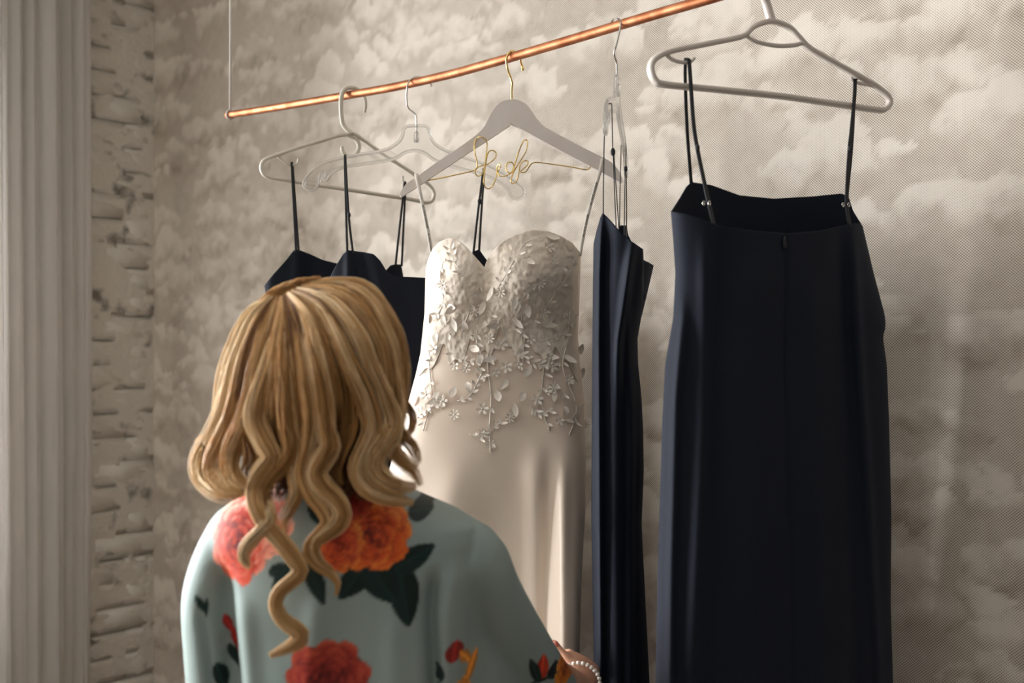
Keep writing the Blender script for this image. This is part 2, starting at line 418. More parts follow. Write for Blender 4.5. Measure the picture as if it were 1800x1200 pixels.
def window(n, t0, t1, cols, rows):
    fr = []
    sa, sb = -0.2, -0.14
    for (a, b_, c, d_) in ((t0, t1, ZS[0], ZS[0]+0.06), (t0, t1, ZS[1]-0.06, ZS[1]), (t0, t0+0.06, ZS[0], ZS[1]), (t1-0.06, t1, ZS[0], ZS[1])):
        fr.append(box(sa, sb, a, b_, c, d_))
    V, Fs = join(fr); wn = struct(mesh('window_%d' % n, V, Fs, M['frame'], smooth=False), 'white framed window in the left wall')
    for i in range(1, cols):
        c = t0+(t1-t0)*i/cols; mesh('mullion', *box(sa+0.01, sb-0.01, c-0.015, c+0.015, ZS[0]+0.06, ZS[1]-0.06), M['frame'], wn, smooth=False)
    for i in range(1, rows):
        c = ZS[0]+(ZS[1]-ZS[0])*i/rows; mesh('glazing_bar', *box(sa+0.012, sb-0.012, t0+0.06, t1-0.06, c-0.013, c+0.013), M['frame'], wn, smooth=False)
    mesh('sill', *box(-0.14, 0.04, t0-0.03, t1+0.03, ZS[0]-0.03, ZS[0]), M['frame'], wn, smooth=False)
    mesh('pane', *box(-0.172, -0.168, t0+0.05, t1-0.05, ZS[0]+0.05, ZS[1]-0.05), M['pane'], wn, smooth=False)
window(1, *W1, 2, 3); window(2, *W2, 3, 3); window(3, *W3, 3, 3)

# curtain gathered at the window's near side, in deep folds
def curtain():
    t = np.linspace(0.272, 1.0, 560); z = np.linspace(0.03, 3.1, 50)
    TT, ZZ = np.meshgrid(t, z)
    vl = np.array([0.272, 0.325, 0.367, 0.438, 0.482, 0.525, 0.59, 0.65, 0.72, 0.78, 0.85, 0.92, 1.001])
    k_ = np.clip(np.searchsorted(vl, TT, side='right')-1, 0, len(vl)-2)
    f_ = np.clip((TT-vl[k_])/(vl[k_+1]-vl[k_]), 0, 1); wid_ = vl[k_+1]-vl[k_]
    dep = np.array([.018, .022, .052, .036, .030, .040, .05, .04, .05, .04, .05, .05])[k_]
    s = 0.085+dep*np.abs(np.sin(np.pi*f_))**0.55+0.004*np.sin(TT*160+0.8*ZZ)+0.004*np.sin(TT*70+1.3*ZZ)
    TT2 = TT+0.010*np.sin(2*np.pi*f_)*(wid_/0.06)+0.006*np.sin(ZZ*1.3+TT*9)
    V = np.stack([CORNER[0]+D[0]*s+NI[0]*TT2, CORNER[1]+D[1]*s+NI[1]*TT2, ZZ], -1).reshape(-1, 3)
    n, mc = TT.shape; idx = np.arange(n*mc).reshape(n, mc)
    Fq = np.stack([idx[:-1, :-1].ravel(), idx[:-1, 1:].ravel(), idx[1:, 1:].ravel(), idx[1:, :-1].ravel()], 1)
    th = thing('curtain', 'sheer white curtain hanging in narrow vertical folds at the left', 'curtain', room(0.105, 0.6, 0.0))
    mesh('curtain_panel', V, Fq, M['curtain'], th)
    a = room(0.105, 0.2, 3.12); b_ = room(0.105, 2.0, 3.12)
    mesh('curtain_rod', *tube(np.array([a+(b_-a)*k for k in np.linspace(0, 1, 6)]), 0.012, 12), M['frame'], th)
curtain()

# ------------------------------------------------------------------ the copper rail
def rail_Y(px):
    u = (px-900.0)/F; t = u*2.26/(0.736+u*0.677); return 2.26-0.677*t
rail_px = [(402, 202), (500, 186.5), (625, 165), (700, 151.5), (790, 131), (840, 117.5), (910, 97.5), (1000, 71), (1083, 46), (1160, 23), (1240, 0), (1345, -32), (1480, -76), (1640, -130)]
rail_pts = smooth_path([P(x, y, rail_Y(x)) for x, y in rail_px], 90)
rail = thing('garment_rail', 'copper pipe rail hung on white cords above the dresses', 'clothes rail', rail_pts[45])
mesh('rod', *tube(rail_pts, 0.0092, 16), M['copper'], rail)
e0 = rail_pts[0]+(rail_pts[1]-rail_pts[0])*0.35
mesh('end_rim', *tube(np.array([rail_pts[0]-0.004*(rail_pts[1]-rail_pts[0])/np.linalg.norm(rail_pts[1]-rail_pts[0]), rail_pts[0]+0.006*(rail_pts[1]-rail_pts[0])/np.linalg.norm(rail_pts[1]-rail_pts[0])]), 0.0104, 16), M['copper'], rail)
for q in (e0, rail_pts[-3]):
    loopp = [q+np.array([0.0, 0, 0.0])+0.0112*(math.cos(a)*np.array([NI[0], NI[1], 0])+math.sin(a)*np.array([0, 0, 1.0])) for a in np.linspace(0, 2*math.pi, 20, endpoint=False)]
    cv = [tube(np.array([q+np.array([0, 0, 0.01]), q+np.array([0.0008, 0, 0.4]), q+np.array([0, 0, H-q[2]])]), 0.0030, 8), tube(np.array(loopp), 0.0026, 6, closed=True, up=(D[0], D[1], 0))]
    mesh('hanging_cord', *join(cv), M['cord'], rail)

# ------------------------------------------------------------------ hangers
two_lobe = lambda a: 1+0.22*np.cos(2*a)
def trace(pl, pts, n, off=0.0):
    return smooth_path([pl.pt(x, y, off) for x, y in pts], n)
# 1 left plastic hanger
PL1 = Plane(609, 2.60, 25)
h1 = thing('plastic_hanger', 'ivory plastic tube hanger holding the leftmost navy dress', 'hanger', PL1.pt(612, 236))
frame1 = [(618, 234), (627, 238), (652, 256), (679, 275), (706, 292), (733, 310), (756, 327), (763, 343), (754, 356), (725, 351), (670, 342.5), (610, 333), (560, 326), (500, 316), (471, 311), (460, 300), (461, 286), (475, 276.5), (533, 257), (570, 246), (595, 238.5), (612, 237)]
curl1 = [(611, 237), (625, 244), (631, 258), (625, 272), (613, 275.5), (603, 267), (601, 257)]
mesh('frame', *tube(trace(PL1, frame1, 130), 0.0056, 12, prof=two_lobe, up=(0.4, -0.9, 0)), M['plastic_a'], h1)
mesh('hook_curl', *tube(trace(PL1, curl1, 40), np.linspace(0.0056, 0.0042, 40), 10), M['plastic_a'], h1)
hk = [(641, 197, -.012), (643, 183, -.016), (640, 170, -.016), (632, 160, -.012), (622, 154.5, -.004), (612, 154, .004), (603, 161, .010), (599.5, 178, .010), (600.5, 206, .005), (605, 222, 0), (619, 235, 0)]
# the hook runs in the hanger's plane over the rod
mesh('hook', *tube(smooth_path([P(x, y, 2.601-o*1.0) for x, y, o in hk], 60), np.r_[np.linspace(0.0034, 0.0050, 20), np.full(40, 0.0054)], 10), M['plastic_a'], h1)
for pts in ([(489, 275), (500, 284), (511, 290), (522, 288), (525, 278)], [(735, 312), (726, 322), (716, 324), (709, 319), (708, 309)]):
    mesh('strap_notch', *tube(trace(PL1, pts, 20), np.linspace(0.0036, 0.0026, 20), 8), M['plastic_a'], h1)
# 2 clear hanger, its shape reused for the one turned edge-on
PL2 = Plane(732, 2.458, 12)
h2 = thing('clear_hanger', 'clear acrylic hanger with steel hook behind the wooden hanger', 'hanger', PL2.pt(732, 248))
clear_out = [(731, 221), (746, 221.5), (753, 226), (756, 238), (762, 250), (775, 260.5), (802, 272), (830, 281), (862, 292), (892, 309), (912, 323), (920, 331), (921, 341), (915, 348), (905, 349), (898, 343), (892, 332), (878, 321), (850, 307), (810, 296.5), (767, 283), (748, 270), (731, 264.5),
             (712, 268), (690, 280), (640, 288), (597, 296), (581, 307), (574, 316), (568, 313), (569, 303), (563, 306), (560, 322), (555, 331), (546, 334.5), (537, 331), (533.5, 322), (539, 310), (552, 297), (574, 285), (612, 275), (671, 265), (692, 256), (703, 247), (708, 236), (709.5, 227), (716, 222)]
def smooth_closed(pts, per=4):
    p = np.array(pts, float); n = len(p); out = []
    for i in range(n):
        a, b_, c, d_ = p[i-1], p[i], p[(i+1) % n], p[(i+2) % n]
        for t in np.linspace(0, 1, per, endpoint=False):
            out.append(0.5*((2*b_)+(-a+c)*t+(2*a-5*b_+4*c-d_)*t**2+(-a+3*b_-3*c+d_)*t**3))
    return [tuple(q) for q in out]
V, Fs = plate(smooth_closed(clear_out, 3), PL2, 0.0055, 0.0027)
bevel(recalc(mesh('hanger_body', V, Fs, M['clear'], h2, smooth=False)), 0.0012, 2)
cr_ = np.array([PL2.pt(x, y) for x, y in smooth_closed(clear_out, 3)])
cen_ = cr_.mean(0)
mesh('rim', *tube(cr_, 0.0036, 8, closed=True, up=(0.2, -0.95, 0.1)), M['clear'], h2)
hk2 = [(757.5, 152, -.022), (757, 146, -.022), (750, 140, -.018), (738, 135.5, -.008), (727, 136.5, .006), (718, 145, .012), (715, 160, .010), (715, 178, .005), (718, 190, 0), (730, 201, 0), (732, 214, 0), (732, 250, 0)]
mesh('hook', *tube(smooth_path([P(x, y, 2.458-o) for x, y, o in hk2], 60), 0.0019, 8), M['steel'], h2)
mesh('hook_socket', *tube(np.array([PL2.pt(732, 232), PL2.pt(732, 236), PL2.pt(732, 251)]), [0.004, 0.0058, 0.0058], 12), M['clear'], h2)
# copy, turned about its hook so that it is seen edge-on
def copy_thing(o, label, loc, rot):
    c = o.copy(); C.objects.link(c); c['label'] = label; c.location = tuple(loc); c.rotation_euler = (0, 0, rot)
    for ch in o.children:
        k_ = ch.copy(); C.objects.link(k_); k_.parent = c
    return c
h4 = copy_thing(h2, 'clear acrylic hanger seen edge-on, holding the narrow folded navy dress', P(1084.5, 166, 2.0845), math.radians(68))
# 3 wooden hanger with the wire word
PL3 = Plane(899, 2.262, 5)
h3 = thing('wooden_hanger', 'pale painted wooden hanger with gold hook above the wedding dress', 'hanger', PL3.pt(899.5, 176))
wood_out = [(899.5, 175), (913, 177), (927, 186), (941, 206), (950, 217), (960, 225), (1004, 249), (1050, 272.5), (1074, 285.5), (1087, 300), (1093, 314), (1089, 320), (1036, 292), (990, 268), (945, 243.5), (901, 219), (896, 221), (860, 245), (805, 281), (742, 323), (714, 341), (705, 345.5), (703.5, 340), (714, 323.5), (735, 309), (770, 284), (816, 253), (847, 228), (861, 203), (871, 188), (882, 179)]
V, Fs = plate(smooth_closed(wood_out, 3), PL3, 0.015, 0.004)
bevel(recalc(mesh('hanger_body', V, Fs, M['wood'], h3, smooth=False)), 0.0022, 2)
hk3 = [(919, 121, -.016), (917, 113, -.017), (914.5, 104, -.017), (910, 95, -.012), (903, 90, -.002), (895.5, 92, .010), (890.5, 103, .012), (891.5, 117, .008), (895, 130, 0), (900, 144, -.003), (899.5, 160, -.004), (899.5, 178, -.004)]
V1 = tube(smooth_path([P(x, y, 2.262-o) for x, y, o in hk3], 60), 0.0023, 8)
mesh('hook', *join([V1, sphere(P(919, 122, 2.278), 0.0034)]), M['gold'], h3)
wire = [(165, 732), (280, 708), (385, 682), (396, 650), (386, 600), (382, 552), (394, 524), (415, 516), (440, 530), (446, 560), (437, 640), (426, 692), (405, 713), (388, 700), (391, 675), (420, 660), (445, 655), (466, 641), (488, 620), (491, 596), (471, 583), (451, 597), (441, 640), (433, 700), (429, 742), (440, 771), (460, 775), (480, 750), (494, 710), (496, 668), (507, 653), (514, 666), (500, 690), (512, 711), (540, 712), (569, 692), (581, 662), (571, 643), (551, 645), (540, 666), (549, 690), (573, 694), (590, 640), (605, 592), (624, 546), (640, 529), (650, 546), (641, 590), (611, 640), (581, 690), (567, 731), (572, 749), (590, 745), (603, 712), (612, 660), (635, 636), (653, 641), (645, 661), (614, 691), (641, 690), (668, 652), (700, 644), (780, 654), (870, 667), (940, 680), (960, 673), (966, 660)]
wp = np.array([(700+x/2.857, 60+y/2.857) for x, y in wire])
wpts = [PL3.pt(x, y, 0.010+0.004*math.sin(i*1.9)) for i, (x, y) in enumerate(wp)]
# both ends reach back into the wood
wpts[0] = PL3.pt(wp[0][0]-6, wp[0][1]+1, -0.004); wpts[-1] = PL3.pt(wp[-1][0]+1, wp[-1][1]-2, -0.004)
mesh('wire_word', *tube(smooth_path(wpts, 460), 0.00135, 6), M['gold'], h3).__setitem__('label', 'gold wire bent into the handwritten word bride')
# 5 right plastic hanger
PL5 = Plane(1364, 1.873, 20)
h5 = thing('plastic_hanger', 'large grey-white plastic hanger holding the navy dress at the right', 'hanger', PL5.pt(1358, 40))
fr5 = [(1167, 148.5), (1151, 141), (1144.5, 127), (1144.5, 113), (1154, 101), (1179, 90), (1233, 79), (1288, 68), (1307, 62), (1322, 48), (1341, 40), (1359, 38), (1386, 48), (1403, 65), (1420, 83), (1445, 98), (1479, 117), (1537, 150), (1559, 168), (1563.5, 182), (1554, 193), (1536, 192.5), (1460, 181.5), (1375, 169.5), (1250, 156.5)]
p5 = [PL5.pt(x, y) for x, y in smooth_closed(fr5, 6)]
mesh('frame', *tube(np.array(p5), 0.0062, 16, closed=True, prof=lambda a: 1+0.26*np.cos(2*a), up=(0.3, -0.95, 0.2)), M['plastic_b'], h5)
hk5 = [(1357, 40, 0), (1353, 26, 0), (1347, 5, 0), (1341, -16, .010), (1340, -36, .014), (1346, -50, .012), (1358, -56, .002), (1370, -48, -.010), (1374, -32, -.014), (1373, -16, -.014)]
mesh('hook', *tube(smooth_path([P(x, y, 1.8735-o) for x, y, o in hk5], 50), np.linspace(0.0080, 0.0052, 50), 12), M['plastic_b'], h5)
mesh('inner_loop', *tube(trace(PL5, [(1312, 63), (1320, 69), (1335, 75), (1367, 80.5), (1398, 79), (1412, 74)], 30), 0.0038, 8), M['plastic_b'], h5)
for pts in ([(1170, 95), (1180, 104), (1196, 109), (1213, 109), (1221, 102)], [(1540, 153), (1528, 149), (1514, 147), (1500, 143), (1496, 135)]):
    mesh('strap_notch', *tube(trace(PL5, pts, 20), np.linspace(0.0040, 0.0026, 20), 8), M['plastic_b'], h5)

# ------------------------------------------------------------------ garments
class Garment:
    """a closed cloth shell: outline, near and far rim given as they hang, its depth from a vertical plane"""
    def __init__(s, L, R, near, far, Ymid, hd, bottom, folds=(), bumps=(), shift=None, pw=0.75, fark=1.0):
        s.fark = fark
        s.Lp, s.Rp, s.Ymid, s.hdp, s.bottom, s.folds, s.bumps, s.shift, s.pw = L, R, Ymid, hd, bottom, folds, bumps, shift, pw
        s.near, s.far = near, far
        L0, R0 = near[0][0], near[-1][0]; s.L0, s.R0 = L0, R0
    def L(s, py): return ramp(py, s.Lp)
    def R(s, py): return ramp(py, s.Rp)
    def rim(s, q, near):
        pts = s.near if near else s.far
        return np.interp(s.L0+q*(s.R0-s.L0), [p[0] for p in pts], [p[1] for p in pts])
    def fold(s, px, py):
        o = np.zeros(np.broadcast(px, py).shape)
        for path, amp, wd in s.folds:
            cx = np.interp(py, [p[1] for p in path], [p[0] for p in path])
            y0, y1 = path[0][1], path[-1][1]
            o = o+amp*np.exp(-((px-cx)/wd)**2)*smoothstep(y0-60, y0+60, py)*(1-(0.0 if y1 > 1500 else 1.0)*smoothstep(y1-60, y1+120, py))
        for (bx, by, rx, ry, amp) in s.bumps:
            o = o+amp*np.exp(-((px-bx)/rx)**2-((py-by)/ry)**2)
        return o
    def Ynear(s, px, py):
        L, R = s.L(py), s.R(py); q = np.clip((px-L)/(R-L), 0.0, 1.0)
        sn = 2*np.sqrt(np.clip(q*(1-q), 0, 1))
        Y = s.Ymid(px)-ramp(py, s.hdp)*sn**s.pw-s.fold(px, py)*np.minimum(1, sn*2.5)
        if s.shift: Y = Y+s.shift(px, py)
        return Y
    def grid(s, N, rows, bias=1.4):
        a = 2*math.pi*np.arange(N)/N; q = (1-np.cos(a))/2; near = np.sin(a) >= 0
        rim = np.where(near, s.rim(q, True), s.rim(q, False))
        wk = np.linspace(0, 1, rows)**bias
        PY = rim[None, :]+(s.bottom-rim[None, :])*wk[:, None]
        L, R = s.L(PY), s.R(PY); PX = L+q[None, :]*(R-L)
        Yn = s.Ynear(PX, PY)
        sn = np.abs(np.sin(a))[None, :]
        Yf = s.Ymid(PX)+s.fark*ramp(PY, s.hdp)*sn**s.pw
        if s.shift: Yf = Yf+s.shift(PX, PY)
        Y = np.where(near[None, :], Yn, Yf)
        V = np.stack([(PX-900)/F*Y, Y, EYE+(600-PY)/F*Y], -1).reshape(-1, 3)
        idx = np.arange(rows*N).reshape(rows, N)
        nx = np.roll(idx, -1, axis=1)
        Fq = np.stack([idx[:-1].ravel(), idx[1:].ravel(), nx[1:].ravel(), nx[:-1].ravel()], 1)
        return V, Fq
    def at(s, px, py, off=0.0):
        return P(px, py, float(s.Ynear(np.array(float(px)), np.array(float(py))))-off)
    def nrm(s, px, py):
        e = 4.0
        a = s.at(px+e, py)-s.at(px-e, py); b_ = s.at(px, py+e)-s.at(px, py-e)
        n = np.cross(a, b_); n /= np.linalg.norm(n)+1e-12
        return n if n[1] < 0 else -n
def cloth(name, g, m, parent, N=200, rows=130, bias=1.3, thick=0.0016):
    V, Fq = g.grid(N, rows, bias)
    o = mesh(name, V, Fq, m, parent)
    md = o.modifiers.new('thickness', 'SOLIDIFY'); md.thickness = thick; md.offset = 0
    return o
def strap(parent, pts, width=0.006, side=(1, 0, 0), name='strap', n=30):
    return mesh(name, *ribbon(smooth_path(pts, n), width, 0.0014, side), M['strap'], parent)
def slider(parent, p, r=0.004):
    return mesh('strap_slider', *sphere(p, (r*0.9, r*0.7, r*1.5), 10, 8), M['strap'], parent)

G = 'navy bridesmaid dresses on the rail'
# --- right dress (its back with the zip towards us)
def mid5(px): return PL5.Y(px)-0.012
d4 = Garment(L=[(300, 1180), (372, 1180), (420, 1184), (480, 1188), (560, 1184), (640, 1170), (740, 1165), (900, 1160), (1000, 1157), (1200, 1153), (1700, 1130), (2100, 1100)],
             R=[(300, 1512), (395, 1515), (480, 1535), (555, 1555), (575, 1556), (592, 1551), (640, 1558), (740, 1562), (900, 1566), (1060, 1565), (1200, 1569), (1700, 1590), (2100, 1620)],
             near=[(1180, 372), (1205, 376), (1230, 383), (1260, 396), (1320, 405), (1380, 410), (1440, 405), (1490, 394), (1506, 392), (1515, 397)],
             far=[(1180, 372), (1196, 347), (1207, 328), (1216, 320), (1250, 325), (1300, 343), (1360, 349), (1430, 345), (1480, 340), (1493, 345), (1500, 370), (1515, 397)],
             Ymid=mid5, hd=[(300, .075), (420, .08), (600, .085), (900, .11), (1300, .14), (2100, .19)], bottom=2080,
             folds=[([(1240, 440), (1240, 560), (1236, 760), (1216, 1200), (1190, 1900)], .010, 13), ([(1270, 420), (1262, 600), (1262, 900), (1250, 1900)], -.011, 22),
                    ([(1330, 460), (1330, 800), (1310, 1900)], .010, 28), ([(1380, 420), (1378, 640), (1392, 1000), (1400, 1900)], -.005, 5),
                    ([(1500, 420), (1506, 560), (1522, 800), (1545, 1200), (1560, 1900)], .013, 9), ([(1478, 420), (1490, 700), (1500, 1000), (1510, 1900)], -.014, 16), ([(1430, 500), (1440, 900), (1450, 1900)], .010, 26),
                    ([(1200, 560), (1188, 700), (1180, 1000), (1172, 1900)], .014, 9)])
nd4 = thing('navy_dress', 'navy strap dress at the far right, zipped back towards the camera', 'dress', PL5.pt(1360, 640), G)
cloth('dress_body', d4, M['navy'], nd4, 260, 140)
hs = np.array([PL5.c, PL5.s, 0])
fy = lambda px, py, off: P(px, py, float(PL5.Y(px))+off)      # on the far side of the shell
def strap5(near_pts, far_pts, side=hs):
    strap(nd4, near_pts, 0.0066, side); strap(nd4, far_pts, 0.0055, side)
strap5([fy(1211, 104, -.004), fy(1213, 130, -.010), fy(1219, 215, -.03), fy(1226, 262, -.04), fy(1238, 320, -.055), fy(1248, 365, -.066), d4.at(1256, 402, .001)],
       [fy(1205, 104, .004), fy(1204.5, 140, .008), fy(1208, 230, .03), fy(1215, 322, .058)])
strap(nd4, [fy(1205, 104.5, .004), fy(1207, 102, .001), fy(1211, 104.5, -.004)], 0.006, hs, 'strap', 8)
strap5([fy(1503, 141, -.004), fy(1502, 170, -.01), fy(1496, 235, -.025), fy(1493, 262, -.032), fy(1489, 330, -.045), fy(1489, 365, -.05), d4.at(1494, 398, .001)],
       [fy(1504, 141, .004), fy(1502, 170, .01), fy(1497, 260, .03), fy(1489, 343, .055)])
strap(nd4, [fy(1501, 141, -.004), fy(1503, 139, 0), fy(1505, 141, .004)], 0.006, hs, 'strap', 8)
slider(nd4, fy(1226, 260, -.042), .0042); slider(nd4, fy(1494.5, 262, -.034), .0042)
for (x, y, o_) in ((1242, 357, -.066), (1487, 360, -.052)):
    for dx in (-5, 5):
        c = fy(x+dx, y, o_)
        a = np.linspace(0, 2*math.pi, 14, endpoint=False)
        mesh('strap_ring', *tube(np.array([c+np.array([0.0016*math.cos(k_), 0, 0.0034*math.sin(k_)]) for k_ in a]), 0.0009, 6, closed=True, up=(0, 1, 0)), M['steel'], nd4)['label'] = 'small silver strap ring'
zp = [d4.at(1379+0.006*(y-420), y, .0012) for y in np.linspace(412, 900, 60)]
zipp = mesh('zipper', *ribbon(np.array(zp), 0.0022, 0.0012, hs), M['navy'], nd4); zipp['label'] = 'concealed zip down the middle of the back'
mesh('zip_pull', *tube(np.array([d4.at(1379, 416, .003), d4.at(1378.5, 424, .006), d4.at(1379, 434, .005), d4.at(1379, 438, .004)]), [.0012, .0024, .0034, .0012], 8), M['strap'], zipp)

# --- leftmost dress
d1 = Garment(L=[(400, 466), (500, 465), (560, 474), (640, 470), (800, 455), (1100, 440), (1800, 420)], R=[(400, 716), (470, 712), (560, 700), (700, 705), (900, 720), (1800, 760)],
             near=[(466, 502), (480, 484), (505, 456), (517, 440), (523, 438), (545, 446), (570, 457), (595, 463), (640, 474), (680, 478), (690, 466), (700, 464), (708, 465), (716, 490)],
             far=[(466, 502), (500, 505), (600, 515), (690, 505), (716, 490)],
             Ymid=lambda px: PL1.Y(px)-.0, hd=[(400, .055), (520, .06), (800, .06), (1800, .065)], bottom=1750,
             folds=[([(522, 445), (518, 600), (515, 1700)], .012, 9), ([(545, 450), (548, 600), (540, 1700)], -.010, 12), ([(600, 480), (610, 800), (610, 1700)], .012, 20), ([(660, 480), (660, 900), (660, 1700)], -.010, 16)])
nd1 = thing('navy_dress', 'navy strap dress at the far left, mostly behind the blonde hair', 'dress', PL1.pt(600, 640), G)
cloth('dress_body', d1, M['navy'], nd1, 180, 100)
h1s = np.array([PL1.c, PL1.s, 0])
for (tp, bt, o_) in (((512.5, 288), (520.5, 443), .004), ((514, 288), (525, 443), -.004), ((711, 322), (695, 468), .004), ((713, 322), (706, 468), -.004)):
    m_ = ((tp[0]*0.5+bt[0]*0.5), (tp[1]*0.5+bt[1]*0.5))
    strap(nd1, [PL1.pt(*tp, off=o_+0.002), PL1.pt(*m_, off=0.03+o_), d1.at(*bt, .001)], 0.0050, h1s)
for x, y in ((513, 287), (712, 321)):
    strap(nd1, [PL1.pt(x, y+1, off=.006), PL1.pt(x, y-2, off=.0), PL1.pt(x, y+1, off=-.004)], 0.0055, h1s, 'strap', 8)

# --- second dress
d2 = Garment(L=[(400, 577), (500, 577), (560, 590), (640, 588), (900, 575), (1800, 540)], R=[(400, 880), (500, 880), (560, 868), (640, 872), (900, 890), (1800, 930)],
             near=[(577, 494), (590, 468), (603, 447), (611, 439.5), (640, 443), (657, 446.5), (668, 458), (679, 476), (694, 485.5), (748, 488), (800, 486), (822, 466), (832, 442), (842, 438), (856, 458), (880, 494)],
             far=[(577, 494), (640, 505), (740, 515), (830, 505), (880, 494)],
             Ymid=lambda px: PL2.Y(px), hd=[(400, .055), (520, .068), (800, .07), (1800, .075)], bottom=1830,
             folds=[([(613, 445), (612, 600), (605, 1700)], .012, 7), ([(630, 450), (634, 600), (630, 1700)], -.012, 12), ([(655, 450), (668, 500), (676, 600), (680, 1700)], .014, 12), ([(700, 490), (700, 700), (700, 1700)], -.010, 18), ([(790, 490), (790, 1700)], .012, 24)])
nd2 = thing('navy_dress', 'navy strap dress hanging between the leftmost navy dress and the wedding dress', 'dress', PL2.pt(730, 640), G)
cloth('dress_body', d2, M['navy'], nd2, 200, 100)
h2s = np.array([PL2.c, PL2.s, 0])
for (tp, mid, bt, o_) in (((606, 277), (608, 360), (610.5, 443), -.004), ((607, 277), (613, 380), (620.5, 445), .006), ((849, 303), (840, 375), (832, 446), -.004), ((851, 303), (846, 375), (842, 442), .006)):
    strap(nd2, [PL2.pt(*tp, off=o_), PL2.pt(*mid, off=o_+.03), d2.at(*bt, .001)], 0.0048, h2s)
for x, y in ((606.5, 274), (850, 298)):
    strap(nd2, [PL2.pt(x, y+3, off=.007), PL2.pt(x, y-1.5, off=.004), PL2.pt(x, y-1.5, off=-.004), PL2.pt(x, y+3, off=-.006)], 0.005, h2s, 'strap', 10)
slider(nd2, PL2.pt(613.5, 378, .04), .0042); slider(nd2, PL2.pt(843, 354, .035), .0048)

# --- narrow dress seen from the side
def sh3(px, py): return np.where((px > 1128.6) & (py < 520), 0.07*smoothstep(1128.6, 1130.5, px)*smoothstep(560, 470, py), 0.0)
d3 = Garment(L=[(360, 1045), (430, 1044), (500, 1043), (600, 1042), (720, 1041), (900, 1040), (1200, 1045), (2000, 1040)],
             R=[(360, 1148), (468, 1148), (520, 1136), (560, 1126), (595, 1120), (640, 1121), (700, 1127), (760, 1130), (830, 1131), (920, 1127), (1000, 1131), (1200, 1141), (2000, 1180)],
             near=[(1045, 428), (1050, 405), (1056, 383), (1060, 374), (1066, 380), (1078, 393), (1092, 408), (1110, 424), (1126, 435), (1130, 438), (1130.6, 458), (1138, 460), (1148, 466)],
             far=[(1045, 428), (1054, 395), (1062, 378), (1075, 392), (1088, 404), (1091, 396), (1102, 396), (1104, 412), (1118, 440), (1130, 456), (1148, 466)],
             Ymid=lambda px: 2.08+0*np.asarray(px, float), hd=[(360, .13), (600, .11), (1200, .13), (2000, .18)], bottom=2020, shift=sh3, pw=0.9,
             folds=[([(1056, 380), (1052, 480), (1051, 600), (1060, 1900)], .030, 7), ([(1070, 420), (1066, 560), (1066, 1900)], -.008, 8), ([(1112, 430), (1098, 520), (1088, 600), (1086, 640)], .026, 8),
                    ([(1104, 500), (1104, 640), (1109, 760), (1108, 900), (1104, 1900)], .004, 5), ([(1094, 560), (1098, 760), (1098, 1900)], -.010, 9), ([(1118, 620), (1119, 760), (1117, 900), (1120, 1900)], -.010, 5)])
nd3 = thing('navy_dress', 'narrow navy strap dress seen from its side, right beside the wedding dress', 'dress', P(1090, 640, 2.08), G)
cloth('dress_body', d3, M['navy'], nd3, 240, 130)
e3 = np.array([math.sin(math.radians(10)), math.cos(math.radians(10)), 0])
strap(nd3, [P(1066, 188, 1.906), P(1063, 221, 1.91), P(1061, 300, 1.935), d3.at(1060.5, 380, .0)], 0.0052, e3)
strap(nd3, [P(1066, 188, 1.906), P(1069.5, 182.5, 1.907), P(1074.5, 182.5, 1.907), P(1075.5, 188, 1.907), P(1077, 262, 1.92)], 0.0052, e3)
strap(nd3, [P(1078, 270, 1.925), P(1080, 330, 1.95), P(1083, 398, 1.97)], 0.0045, e3); strap(nd3, [P(1079, 270, 1.93), P(1083, 330, 1.97), P(1088, 402, 2.0)], 0.0045, e3)
mesh('strap_slider', *sphere(P(1077.5, 267, 1.921), (.004, .003, .007), 10, 8), M['strap'], nd3)
strap(nd3, [P(1092, 256, 2.268), P(1090, 330, 2.25), P(1089, 402, 2.20)], 0.0052, e3)
strap(nd3, [P(1092, 256, 2.268), P(1094, 252, 2.266), P(1099, 252, 2.266), P(1100.5, 258, 2.266), P(1100, 294, 2.25)], 0.0052, e3)
strap(nd3, [P(1099, 300, 2.25), P(1098, 360, 2.1), P(1097, 420, 1.99)], 0.0045, e3); strap(nd3, [P(1101, 300, 2.25), P(1101.5, 360, 2.15), P(1101, 424, 2.0)], 0.0045, e3)
mesh('strap_slider', *sphere(P(1100, 297, 2.249), (.004, .003, .006), 10, 8), M['strap'], nd3)

